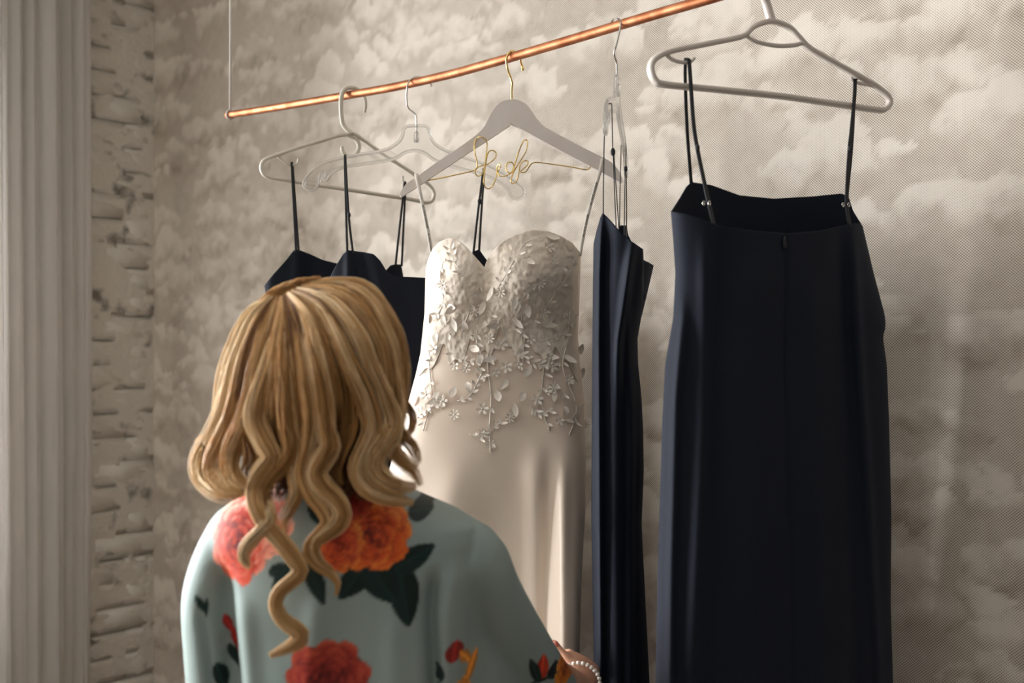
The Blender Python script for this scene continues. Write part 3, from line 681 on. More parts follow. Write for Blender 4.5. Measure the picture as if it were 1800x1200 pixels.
# --- wedding dress
def pull(px, py): return -0.15*np.exp(-((px-1020)/60.0)**2-((py-1180)/330.0)**2)
LB = [(380, 750), (470, 749), (550, 747), (620, 740), (660, 731), (700, 720), (740, 709), (800, 692), (870, 672), (950, 658), (1050, 652), (1200, 640), (1500, 600), (1930, 540)]
RB = [(380, 1020), (450, 1020), (520, 1018), (590, 1015), (640, 1019), (700, 1025), (800, 1029), (900, 1028), (1000, 1022), (1135, 1018), (1200, 1020), (1500, 1024), (1930, 1030)]
wd = Garment(L=LB, R=RB,
             near=[(750, 472), (754, 456), (761, 439), (772, 427), (790, 419), (806, 423), (822, 437), (838, 455), (852, 471), (857, 458), (866, 443), (884, 426), (908, 413), (935, 405), (962, 407), (986, 416), (1006, 428), (1020, 446)],
             far=[(750, 472), (780, 484), (880, 500), (990, 478), (1020, 446)],
             Ymid=lambda px: PL3.Y(px)+0.004, hd=[(380, .085), (560, .088), (620, .090), (800, .110), (1100, .125), (1930, .14)], bottom=1915, shift=pull, pw=0.8, fark=0.68,
             folds=[([(800, 830), (775, 1000), (740, 1300), (700, 1900)], .016, 40), ([(870, 900), (850, 1300), (840, 1900)], -.012, 34), ([(942, 800), (936, 1000), (934, 1140), (940, 1900)], .016, 24), ([(962, 830), (962, 1140), (975, 1900)], -.010, 12), ([(990, 830), (988, 1000), (988, 1140), (1010, 1900)], .014, 11)],
             bumps=[(800, 490, 42, 52, .034), (925, 486, 70, 62, .056), (852, 480, 14, 60, -.016), (860, 590, 90, 28, -.008)])
bd = thing('wedding_dress', 'ivory strapless wedding dress with sweetheart lace bodice on the wooden hanger', 'dress', PL3.pt(885, 640))
V, Fq = wd.grid(260, 190, 1.25)
# bodice and skirt share the shell: the lace covers the upper part
ob = mesh('gown', V, Fq, M['satin'], bd); mdx = ob.modifiers.new('thickness', 'SOLIDIFY'); mdx.thickness = 0.002; mdx.offset = 0
# lace layer just proud of the gown, with a scalloped lower edge
def lace_layer():
    N = 200; rows = 90
    q = np.linspace(0.006, 0.994, N)
    top = wd.rim(q, True)-1.5
    x_at = wd.L(np.full(N, 640.0))+q*(wd.R(np.full(N, 640.0))-wd.L(np.full(N, 640.0)))
    low = 600+45*np.abs(q-0.5)*2+18*np.sin(q*34)+10*np.sin(q*71+1)
    k_ = np.linspace(0, 1, rows)[:, None]
    PY = top[None]+(low-top)[None]*k_
    PX = wd.L(PY)+q[None]*(wd.R(PY)-wd.L(PY))
    rel = (fbm(PX/9.0, PY/9.0, 4, 3)-0.5)*0.0042+(np.abs(fbm(PX/17.0+5, PY/15.0, 3, 8)-0.5)*-0.010)
    Y = wd.Ynear(PX, PY)-0.0036+rel
    V = np.stack([(PX-900)/F*Y, Y, EYE+(600-PY)/F*Y], -1).reshape(-1, 3)
    idx = np.arange(rows*N).reshape(rows, N)
    Fq = np.stack([idx[:-1, :-1].ravel(), idx[1:, :-1].ravel(), idx[1:, 1:].ravel(), idx[:-1, 1:].ravel()], 1)
    return mesh('lace_overlay', V, Fq, M['lace'], bd)
lace = lace_layer(); lace['label'] = 'raised ivory lace covering the bodice'
md_ = lace.modifiers.new('thickness', 'SOLIDIFY'); md_.thickness = 0.0008; md_.offset = 0
def leaf_mesh(ln, wdt, curl):
    V = []; Fs = []; n = 8
    for i in range(n+1):
        t = i/n; wv = wdt*math.sin(math.pi*min(1, t*0.97+0.02))**0.8*(1-0.15*t)/2
        zz = curl*(t-0.3)**2
        V += [(-wv, ln*t, zz+wv*0.35), (0, ln*t, zz+0.0006), (wv, ln*t, zz+wv*0.35)]
    for i in range(n):
        for j in range(2): Fs.append((i*3+j, i*3+j+1, i*3+4+j, i*3+3+j))
    me = bpy.data.meshes.new('applique_leaf'); me.from_pydata(V, [], Fs); me.materials.append(M['applique'])
    me.polygons.foreach_set('use_smooth', [True]*len(me.polygons)); return me
def flower_mesh(r, petals):
    V = []; Fs = []
    for p in range(petals):
        a = 2*math.pi*p/petals; k0 = len(V)
        for (rr, w_, z_) in ((0.12, 0.05, 0.0006), (0.5, 0.24, 0.0016), (0.8, 0.27, 0.0026), (1.0, 0.12, 0.0034)):
            for sg in (-1, 0, 1):
                x = rr*r; y = sg*w_*r*5.5/petals
                V.append((x*math.cos(a)-y*math.sin(a), x*math.sin(a)+y*math.cos(a), z_*r/0.011+(0.0008 if sg == 0 else 0)))
        for i in range(3):
            for j in range(2): Fs.append((k0+i*3+j, k0+i*3+3+j, k0+i*3+4+j, k0+i*3+1+j))
    sv, sf = sphere((0, 0, 0.0014), r*0.2, 8, 5); k0 = len(V); V += [tuple(q) for q in sv]; Fs += [tuple(i+k0 for i in f) for f in sf]
    me = bpy.data.meshes.new('applique_flower'); me.from_pydata(V, [], Fs); me.materials.append(M['applique'])
    me.polygons.foreach_set('use_smooth', [True]*len(me.polygons)); return me
LEAF_B = [leaf_mesh(0.026, 0.0155, 0.02), leaf_mesh(0.023, 0.014, -0.012), leaf_mesh(0.029, 0.013, 0.012)]
LEAF_S = [leaf_mesh(0.014, 0.0062, 0.01), leaf_mesh(0.017, 0.0058, 0.012), leaf_mesh(0.011, 0.006, 0.0)]
FLOW = [flower_mesh(0.0125, 6), flower_mesh(0.0105, 8), flower_mesh(0.009, 5)]
def place(me, name, px, py, rot, off=0.004, tilt=0.0):
    px = min(max(px, float(wd.L(py))+3), float(wd.R(py))-3)
    n = Vector(wd.nrm(px, py)); up = Vector((0, 0, 1)); x = up.cross(n).normalized(); y = n.cross(x)
    Rm = Matrix((x, y, n)).transposed().to_4x4()
    o = bpy.data.objects.new(name, me)
    mw = Matrix.Translation(Vector(wd.at(px, py, off))-parent_origin(bd)) @ Rm @ Matrix.Rotation(rot, 4, 'Z') @ Matrix.Rotation(tilt, 4, 'X')
    link(o, bd); o.matrix_local = mw
    return o
z4 = lambda x, y: (700+x/2.4, 380+y/2.4)
for i, q in enumerate([(385, 515), (435, 540), (455, 635), (505, 625), (640, 600), (650, 632), (630, 730), (680, 865), (475, 832), (355, 915), (388, 962), (355, 812), (238, 836), (120, 752), (585, 772), (240, 632), (320, 400), (635, 130), (600, 280), (432, 320), (188, 290), (410, 660), (285, 640), (150, 560), (650, 185), (560, 520), (470, 850), (700, 410), (185, 780), (610, 410), (655, 720), (720, 690)]):
    place(random.choice(FLOW), 'applique_flower', *z4(*q), random.uniform(0, 6), 0.006, random.uniform(-.2, .2))
for i, q in enumerate([(548, 190, 3.3), (175, 245, 3.3), (365, 370, 2.8), (540, 380, 3.4), (500, 345, 2.9), (345, 590, 3.2), (462, 700, 2.5), (535, 690, -.4), (535, 750, 2.6), (415, 745, 3.3), (240, 730, 2.9), (290, 710, 3.5), (170, 750, 2.7), (490, 800, 3.2), (705, 810, 3.0), (75, 765, 3.0), (290, 500, .3), (160, 500, 3.1), (190, 430, 3.2), (400, 310, 2.9), (250, 390, 2.0), (130, 420, 3.0), (300, 560, 4.2), (480, 440, 4.0), (620, 90, 4.3), (700, 230, 3.5), (660, 420, 2.4), (430, 470, 1.5)]):
    place(random.choice(LEAF_B), 'applique_leaf', *z4(q[0], q[1]-12), q[2], 0.007, random.uniform(.1, .35))
for q in ((773, 600, 3.0), (777, 700, 3.2), (792, 880, 2.6), (785, 995, 2.2)):     # leaves and blooms standing off the right edge
    o = place(LEAF_B[1] if q[1] < 800 else FLOW[1], 'applique_leaf' if q[1] < 800 else 'applique_flower', *z4(q[0], q[1]), q[2], 0.004, 0.3)
    o.location = Vector(P(*z4(q[0]-2, q[1]-16 if q[1] < 800 else q[1]), float(wd.Ymid(1018))-0.02))-parent_origin(bd)
    o.rotation_euler = (math.radians(80), 0, math.radians(200)) if q[1] < 800 else (math.radians(80), 0, math.radians(40))
stems = [[(380, 560), (378, 640), (392, 760), (385, 900), (390, 1000)], [(130, 560), (132, 640), (142, 760), (125, 830), (105, 905)], [(330, 480), (335, 580), (345, 650), (375, 690)], [(610, 600), (612, 660), (604, 760), (615, 840), (640, 905)], [(725, 400), (715, 520), (695, 640), (745, 770), (750, 840), (722, 922)],
         [(360, 270), (310, 350), (285, 440), (210, 500)], [(470, 350), (520, 410), (515, 480), (530, 560), (525, 620)], [(250, 780), (300, 760), (340, 690), (360, 640)], [(560, 530), (640, 520), (720, 480), (740, 400)], [(420, 300), (470, 220), (530, 120), (600, 90)], [(200, 150), (180, 250), (190, 360), (150, 440)], [(600, 420), (660, 330), (720, 240), (745, 180)],
         [(300, 920), (360, 930), (420, 880), (440, 860)], [(80, 850), (130, 810), (190, 790)], [(560, 800), (590, 830), (650, 820)], [(700, 860), (750, 850), (770, 800)], [(240, 600), (330, 610), (400, 600)], [(480, 560), (560, 610), (640, 640)], [(290, 260), (240, 200), (215, 130)], [(640, 260), (560, 300), (500, 390)]]
for i in range(46):
    py_ = random.uniform(520, 740); q_ = random.uniform(.06, .94)
    px_ = float(wd.L(py_)+q_*(wd.R(py_)-wd.L(py_)))
    if py_ > 690+55*math.sin(q_*9): continue
    place(random.choice(LEAF_S+LEAF_B[2:]), 'applique_leaf', px_, py_, random.uniform(1.5, 4.8), 0.005, random.uniform(.05, .25))
tb = []
for st in stems:
    sp_ = smooth_path([(*z4(*q), 0) for q in st], 26)
    pts = []
    for x, y, _ in sp_:
        x = min(max(x, float(wd.L(y))+4), float(wd.R(y))-4); y = max(y, float(wd.rim((x-750)/270, True))+3)
        pts.append(wd.at(x, y, 0.0045))
    tb.append(tube(np.array(pts), 0.0014, 5))
    for k_ in range(2, 25, 4):
        x, y, _ = sp_[k_]; dx, dy = sp_[k_+1][:2]-sp_[k_-1][:2]
        if y < 430: continue
        a = math.atan2(-dy, dx)-math.pi/2
        for sg in (-1, 1):
            if random.random() < 0.85: place(random.choice(LEAF_S), 'applique_leaf', x, y, a+sg*random.uniform(.5, 1.1), 0.005, .12)
V, Fs = join(tb); so = mesh('embroidered_stem', V, Fs, M['applique'], bd); so['kind'] = 'stuff'
# hanging loops of printed ribbon
def loop(path, name_pts, texts, down):
    pts = smooth_path(path, 40)
    rb = mesh('ribbon_loop', *ribbon(pts, 0.0072, 0.0006, (1, 0.15, 0)), M['ribbon'], bd)
    rb['label'] = 'narrow white ribbon printed with black capitals'
    zs_ = pts[12:, 2][::-1]; on = lambda y: np.array([np.interp(EYE+(600-y)/F*2.25, zs_, pts[12:, k_][::-1]) for k_ in range(3)])
    for (a, b_) in texts:
        p0, p1 = Vector(on(a)), Vector(on(b_))
        cu = bpy.data.curves.new('printed_words', 'FONT'); cu.body = 'ALL WHO WANDER'; cu.align_x = 'LEFT'; cu.align_y = 'CENTER'; cu.size = 0.0074; cu.offset = 0.00015; cu.space_character = 1.0; cu.resolution_u = 2
        to = bpy.data.objects.new('tmp', cu); C.objects.link(to)
        dg = bpy.context.evaluated_depsgraph_get(); me = bpy.data.meshes.new_from_object(to.evaluated_get(dg)); bpy.data.objects.remove(to)
        xs = [v.co.x for v in me.vertices]; wdt = max(xs)-min(xs)
        ex = (p1-p0).normalized(); ez = Vector((0, -1, 0)); ez = (ez-ex*ez.dot(ex)).normalized(); ey = ez.cross(ex)
        sc_ = (p1-p0).length/wdt
        for v in me.vertices:
            c = v.co.copy(); v.co = p0+ex*(c.x*sc_)+ey*(c.y*min(sc_, 0.8))+ez*0.0014 - parent_origin(rb)
        me.materials.append(M['ink']); link(bpy.data.objects.new('printed_words', me), rb)
off = 0.030
lpts = [PL3.pt(735, 312, -.014), PL3.pt(732, 305, -.006), PL3.pt(732, 308, .006), PL3.pt(735, 322, .010), PL3.pt(744, 365, .016), PL3.pt(752, 405, .02), PL3.pt(760, 452, .024)]
onl = lambda f0, y0, y1: [PL3.pt(735+(y-322)*0.192, y, .0105+(y-322)*0.0001) for y in (y0, y1)]
loop(lpts, None, [(326, 354), (362, 404), (412, 447)], True)
rpts = [PL3.pt(1058, 290, -.014), PL3.pt(1060, 278, -.006), PL3.pt(1059, 280, .006), PL3.pt(1055, 300, .010), PL3.pt(1045, 335, .014), PL3.pt(1034, 375, .018), PL3.pt(1024, 420, .022), PL3.pt(1019, 450, .026)]
onr = lambda y0, y1: [PL3.pt(float(np.interp(y, [300, 335, 375, 420], [1055, 1045, 1034, 1024])), y, float(np.interp(y, [300, 420], [.0105, .022]))) for y in (y0, y1)]
loop(rpts, None, [(360, 318), (416, 376)], False)

# ------------------------------------------------------------------ the woman
def ring_loft(rings, seg=40):
    """rings: (cx, cy, z, half width, half depth[, exponent]); a closed loft of rounded cross sections"""
    V = []; Fs = []
    for rg in rings:
        cx, cy, z, a, b_ = rg[:5]; e = rg[5] if len(rg) > 5 else 0.85
        for j in range(seg):
            t = 2*math.pi*j/seg; c, s_ = math.cos(t), math.sin(t)
            V.append((cx+a*math.copysign(abs(c)**e, c), cy+b_*math.copysign(abs(s_)**e, s_), z))
    n = len(rings)
    for i in range(n-1):
        for j in range(seg):
            j2 = (j+1) % seg; Fs.append((i*seg+j, i*seg+j2, (i+1)*seg+j2, (i+1)*seg+j))
    Fs.append(tuple(range(seg-1, -1, -1))); Fs.append(tuple((n-1)*seg+j for j in range(seg)))
    return np.array(V), Fs
def oval_tube(p, ru, rv, up, seg=24):
    p = np.asarray(p, float); t, u, v = frames(p, up); a = np.linspace(0, 2*math.pi, seg, endpoint=False)
    V = (p[:, None]+u[:, None]*(np.asarray(ru)[:, None]*np.cos(a))[..., None]+v[:, None]*(np.asarray(rv)[:, None]*np.sin(a))[..., None]).reshape(-1, 3)
    Fs = []
    n = len(p)
    for i in range(n-1):
        for j in range(seg):
            j2 = (j+1) % seg; Fs.append((i*seg+j, i*seg+j2, (i+1)*seg+j2, (i+1)*seg+j))
    Fs.append(tuple(range(seg-1, -1, -1))); Fs.append(tuple((n-1)*seg+j for j in range(seg)))
    return V, Fs
def fuse(parts, voxel, smooth_it):
    V, Fs = join(parts)
    o = mesh('tmp', V, Fs); recalc(o)
    md = o.modifiers.new('r', 'REMESH'); md.mode = 'VOXEL'; md.voxel_size = voxel; md.use_smooth_shade = True
    if smooth_it:
        sm = o.modifiers.new('s', 'SMOOTH'); sm.factor = 0.5; sm.iterations = smooth_it
    dg = bpy.context.evaluated_depsgraph_get(); me = bpy.data.meshes.new_from_object(o.evaluated_get(dg))
    n = len(me.vertices); co = np.empty(n*3, np.float32); me.vertices.foreach_get('co', co)
    bpy.data.objects.remove(o)
    return me, co.reshape(-1, 3).astype(float)
def X(px, Y=1.5): return (px-900)/F*Y
def Zp(py, Y=1.5): return EYE+(600-py)/F*Y
BX = X(600)                                            # the body's middle line
person = thing('person', 'woman with blonde curls in a pale floral robe, back turned, touching the wedding dress', 'person', (BX, 1.53, 0))
HX, HY, HZ = X(556, 1.56), 1.545, Zp(655, 1.56)
def path_lin(pts, n): 
    return smooth_path(pts, n)
SH_R = np.array([X(806), 1.515, Zp(978)]); WR = P(1016, 1207, 1.885)
SH_L = np.array([X(402), 1.515, Zp(978)])
body = []
# head: skull, face and jaw, facing away from the camera (+Y)
hd_r = []
for k_ in range(15):
    t = k_/14; z_ = HZ-0.112+0.224*t
    w_ = 0.077*math.sin(math.pi*min(1, 0.16+0.80*t))**0.6*(0.72+0.28*min(1, t*2.2)); d_ = 0.097*math.sin(math.pi*min(0.97, 0.14+0.82*t))**0.6*(0.76+0.24*min(1, t*1.8))
    hd_r.append((HX, HY+0.016*(1-t), z_, max(w_, .012), max(d_, .012)))
body.append(ring_loft(hd_r))
body.append(sphere((HX, HY+0.098, HZ-0.028), (0.011, 0.017, 0.016)))                    # nose
body.append(tube(np.array([(HX, HY+0.088, HZ+0.012), (HX, HY+0.098, HZ-0.012), (HX, HY+0.106, HZ-0.028)]), [.007, .009, .010], 10))
for sg in (-1, 1):
    body.append(sphere((HX+sg*0.076, HY+0.0, HZ-0.012), (0.010, 0.020, 0.032)))         # ears
    body.append(sphere((HX+sg*0.030, HY+0.078, HZ+0.016), (0.018, 0.012, 0.008)))       # brow
body.append(sphere((HX, HY+0.074, HZ-0.090), (0.022, 0.018, 0.015)))                    # chin
neck = path_lin([(HX, HY-0.012, HZ-0.06), (HX+.01, 1.53, HZ-0.14), (BX-.005, 1.515, Zp(880)), (BX, 1.515, Zp(930))], 10)
body.append(oval_tube(neck, np.r_[np.full(7, .056), .064, .08, .09], np.r_[np.full(7, .054), .062, .085, .11], (0, 1, 0)))
tor = []
for (py, hw, hdp) in ((862, .05, .045), (890, .11, .06), (920, .14, .06), (970, .155, .068), (1050, .145, .072), (1150, .13, .072), (1270, .118, .07), (1360, .122, .075), (1470, .155, .105), (1570, .165, .11), (1650, .14, .10)):
    tor.append((BX, 1.525, Zp(py), hw, hdp))
tor.reverse(); body.append(ring_loft(tor))
def arm(a, b_, c, ra, rb, rc):
    p = smooth_path([a, (a+b_)/2, b_, (b_+c)/2, c], 24)
    r = np.interp(np.linspace(0, 1, 24), [0, .25, .5, .62, 1], [ra, ra*.92, rb, rb*.98, rc])
    return tube(p, r, 16)
EL = (SH_R+WR)/2+np.array([-0.026, 0.0, -0.038])
body.append(arm(SH_R, EL, WR, .042, .034, .0240))
ELl = SH_L+np.array([-0.012, -0.015, -0.29]); WRl = ELl+np.array([0.03, 0.06, -0.235])
body.append(arm(SH_L, ELl, WRl, .042, .034, .0240))
def hand(w0, palm_dir, side, normal, curl, thumb_pts):
    """palm with four bent fingers and a thumb; side points to the index finger"""
    palm_dir, side, normal = [v/np.linalg.norm(v) for v in (palm_dir, side, normal)]
    out = []
    pp = np.array([w0-palm_dir*.02, w0+palm_dir*.01, w0+palm_dir*.04, w0+palm_dir*.075, w0+palm_dir*.086])
    out.append(oval_tube(smooth_path(pp, 12), np.interp(np.linspace(0, 1, 12), [0, .3, .7, 1], [.023, .027, .036, .034]), np.interp(np.linspace(0, 1, 12), [0, .4, 1], [.019, .018, .012]), side))
    for k_, (ln, r) in enumerate(((.070, .0085), (.078, .0088), (.072, .0083), (.056, .0072))):
        base = w0+palm_dir*.076+side*(.027-.018*k_)
        pts = [base-palm_dir*.02, base]; dcur = palm_dir.copy(); cu = curl[k_]
        for sgm in (.46, .30, .24):
            dcur = dcur*math.cos(cu)-normal*math.sin(cu); dcur /= np.linalg.norm(dcur)
            nn = normal*math.cos(cu)+palm_dir*math.sin(cu); normal_l = nn
            pts.append(pts[-1]+dcur*ln*sgm)
        out.append(tube(smooth_path(pts, 16), np.linspace(r*1.05, r*.8, 16), 10)); out.append(sphere(pts[-1], r*.82, 10, 8))
    tp = smooth_path(thumb_pts, 14); out.append(tube(tp, np.interp(np.linspace(0, 1, 14), [0, .4, .7, 1], [.014, .0125, .0105, .0082]), 12)); out.append(sphere(tp[-1], .0084, 10, 8))
    return out, tp
# right hand: rises past the cuff, closes on the edge of the skirt
kn = P(1026, 1157, 1.975)
hp, thumb = hand(WR, kn-WR, np.array([-0.75, 0.35, 0.55]), np.array([0.75, 0.1, 0.5]), (.75, .8, .85, .9),
          [P(1006, 1192, 1.915), P(996, 1166, 1.935), P(985, 1148, 1.95), P(973, 1131, 1.958)])
body += hp
hp2, _ = hand(WRl, np.array([0.02, 0.12, -0.98]), np.array([0.2, 0.9, 0.1]), np.array([-1, 0.1, 0]), (.25, .3, .35, .4), [WRl+np.array([0, .02, -.03]), WRl+np.array([0, .042, -.055]), WRl+np.array([.004, .05, -.085])])
body += hp2
for sg in (-1, 1):
    hx = BX+sg*0.085
    lp = smooth_path([(hx, 1.525, .86), (hx+sg*.004, 1.53, .66), (hx, 1.535, .47), (hx+sg*.003, 1.52, .34), (hx, 1.525, .075)], 24)
    body.append(tube(lp, np.interp(np.linspace(0, 1, 24), [0, .25, .5, .65, .9, 1], [.088, .074, .052, .055, .036, .038]), 18))
    ft = smooth_path([(hx, 1.49, .04), (hx, 1.53, .045), (hx+sg*.008, 1.60, .034), (hx+sg*.012, 1.68, .022)], 14)
    body.append(oval_tube(ft, np.interp(np.linspace(0, 1, 14), [0, .5, 1], [.038, .032, .018]), np.interp(np.linspace(0, 1, 14), [0, .6, 1], [.030, .042, .034]), (0, 0, 1)))
me, co = fuse(body, 0.0045, 4)
co[:, 2] -= min(0, co[:, 2].min()) if co[:, 2].min() < 0 else 0
zmin = co[:, 2].min()
me.vertices.foreach_set('co', (co-np.array([BX, 1.53, 0])-np.array([0, 0, 0])).astype(np.float32).ravel())
me.name = 'body'; me.materials.append(M['skin']); me.polygons.foreach_set('use_smooth', [True]*len(me.polygons)); me.update()
bo = link(bpy.data.objects.new('body', me), person)
for sg in (-1, 1):
    ey = mesh('eye', *sphere((HX+sg*0.030, HY+0.079, HZ+0.002), 0.0115, 14, 10), M['eye'], person)
    mesh('iris', *sphere((HX+sg*0.030, HY+0.0865, HZ+0.002), (.0055, .0045, .0055), 12, 8), M['iris'], ey)
mesh('lips', *sphere((HX, HY+0.090, HZ-0.060), (.022, .009, .008), 16, 8), M['lip'], person)
tdir = thumb[-1]-thumb[-3]; tdir /= np.linalg.norm(tdir)
mesh('thumbnail', *sphere(thumb[-1]-tdir*.004+np.array([0.001, -.0062, .0035]), (.0052, .0035, .0068), 10, 8), M['nail'], person)
# pearl bracelet round the wrist
br = bpy.data.objects.new('bracelet', None); br.empty_display_size = .02; link(br, person); br.location = Vector(WR)-person.location
ax = (kn-WR)*0.6+np.array([0.05, .09, -.01]); ax /= np.linalg.norm(ax)
ax = np.array([0.12, 0.93, 0.20]); ax /= np.linalg.norm(ax)
e1 = np.cross(ax, [0, 0, 1]); e1 /= np.linalg.norm(e1); e2 = np.cross(e1, ax)
pm = None; NPE = 27; bc = P(1019, 1199, 1.89)
for i in range(NPE):
    a = 2*math.pi*i/NPE
    p = bc+e1*.0335*math.cos(a)+e2*.0350*math.sin(a)
    if pm is None:
        v, f = sphere((0, 0, 0), .0036, 12, 8); pm = bpy.data.meshes.new('pearl'); pm.from_pydata([tuple(q) for q in v], [], f); pm.polygons.foreach_set('use_smooth', [True]*len(pm.polygons)); pm.materials.append(M['pearl'])
    o = bpy.data.objects.new('pearl', pm); o.location = Vector(p)-Vector(WR); link(o, br)

# robe: torso and wide sleeves in one cloth surface
rb = []
rows_ = [(838, 548, 652, .046), (852, 490, 690, .066), (868, 432, 725, .082), (884, 402, 762, .092), (900, 378, 800, .100), (922, 362, 838, .106), (950, 356, 846, .110), (990, 366, 842, .113), (1050, 376, 832, .114), (1120, 384, 824, .112), (1200, 392, 814, .110), (1290, 404, 800, .106), (1370, 404, 800, .108), (1480, 370, 834, .126), (1650, 352, 850, .135), (1850, 340, 862, .140), (2000, 336, 866, .142)]
rr = [(0.5*(X(a)+X(b_)), 1.525, Zp(py), 0.5*(X(b_)-X(a)), d_, 0.80) for (py, a, b_, d_) in rows_]
rr.reverse(); rb.append(ring_loft(rr, 60))
ls = smooth_path([(X(408), 1.515, Zp(935)), (X(384), 1.512, Zp(985)), (X(368), 1.512, Zp(1050)), (X(372), 1.515, Zp(1130)), (X(378), 1.525, Zp(1210)), (X(385), 1.55, Zp(1330)), (X(395), 1.57, Zp(1420))], 26)
rb.append(oval_tube(ls, np.interp(np.linspace(0, 1, 26), [0, .2, .5, 1], [.055, .062, .075, .105]), np.interp(np.linspace(0, 1, 26), [0, .2, .5, 1], [.034, .036, .038, .050]), (0, 1, 0)))
ctr = np.array([0, 0, -1.0])
rs = smooth_path([(X(796), 1.515, Zp(978)), (X(822), 1.53, Zp(1000)), P(848, 1050, 1.58), P(905, 1139, 1.70), P(948, 1192, 1.785), P(972, 1216, 1.835)], 26)
rb.append(oval_tube(rs, np.interp(np.linspace(0, 1, 26), [0, .2, .6, 1], [.056, .058, .056, .047]), np.interp(np.linspace(0, 1, 26), [0, .3, .7, 1], [.056, .056, .050, .040]), (0, 0, 1)))
# the hanging lower part of the right sleeve
dr = smooth_path([(X(800), 1.53, Zp(1060)), P(850, 1190, 1.62), P(905, 1262, 1.74), P(965, 1290, 1.835)], 20)
rb.append(oval_tube(dr, np.interp(np.linspace(0, 1, 20), [0, .5, 1], [.06, .085, .085]), np.full(20, .034), (0, 0, 1)))
me, co = fuse(rb, 0.0030, 26)
# soft folds of the cloth
pxs = 900+F*co[:, 0]/co[:, 1]; pys = 600-F*(co[:, 2]-EYE)/co[:, 1]
def fold_line(pts, amp, wdt):
    cx = np.interp(pys, [p[1] for p in pts], [p[0] for p in pts]); y0, y1 = pts[0][1], pts[-1][1]
    return amp*np.exp(-((pxs-cx)/wdt)**2)*smoothstep(y0-15, y0+50, pys)*(1-smoothstep(y1, y1+200, pys))
nr = np.empty(len(me.vertices)*3, np.float32); me.vertices.foreach_get('normal', nr); nr = nr.reshape(-1, 3)
back = smoothstep(0.1, -0.4, nr[:, 1])
dsp = fold_line([(392, 990), (402, 1080), (418, 1250)], -.022, 12)+fold_line([(425, 1040), (440, 1250)], .007, 20)+fold_line([(763, 1000), (755, 1080), (762, 1250)], -.022, 14)+fold_line([(800, 985), (790, 1100), (800, 1250)], .010, 16) \
    + fold_line([(565, 1030), (540, 1250)], .005, 26)+fold_line([(700, 1060), (690, 1250)], .005, 22)+fold_line([(352, 1060), (378, 1250)], -.008, 8)+fold_line([(900, 1120), (880, 1250)], .006, 20)+fold_line([(840, 1010), (850, 1150)], -.006, 16)
dsp = dsp+0.006*(fbm(co[:, 0]*13+co[:, 1]*9+20, co[:, 2]*6+9, 3, 40)-0.5)
co2 = co.copy(); co2[:, 1] -= dsp*back
# print, laid out flat on the cloth
def design(px, Y): return (px-900)/F*Y
n = len(co); col = np.empty((n, 3)); base = np.array(lin((141, 155, 150))); col[:] = base
col *= (0.94+0.12*fbm(co[:, 0]*14+3, co[:, 2]*14+9, 3, 77))[:, None]
def paint(mask, c):
    global col
    c = np.asarray(c); col = col*(1-mask[:, None])+c*mask[:, None]
facing = smoothstep(0.75, 0.4, nr[:, 1])
def uv(Y): return 900+F*co[:, 0]/Y, 600-F*(co[:, 2]-EYE)/Y      # flat layout of the print on the cloth, in its own units
U0, V0 = uv(1.415)
U1, V1_ = uv(1.70)
def leaf(a, b_, wdt, c=(14, 36, 32), uvs=None, region=1.0):
    u_, v_ = uvs if uvs is not None else (U0, V0)
    a = np.array(a, float); b_ = np.array(b_, float); d_ = b_-a; ln = np.linalg.norm(d_); d_ /= ln
    t = ((u_-a[0])*d_[0]+(v_-a[1])*d_[1])/ln; q = -(u_-a[0])*d_[1]+(v_-a[1])*d_[0]
    tt = np.clip(t, 0, 1); prof = wdt*np.sin(np.pi*tt**0.8)**0.75*0.5
    mk = smoothstep(1.5, -1.5, np.abs(q)-prof)*((t > 0) & (t < 1))*facing*region
    sh = 0.75+0.9*np.exp(-(q/2.0)**2)+0.5*fbm(u_/14, v_/14, 3, 4)*(q > 0)
    paint(mk, np.array(lin(c))[None]*sh[:, None])
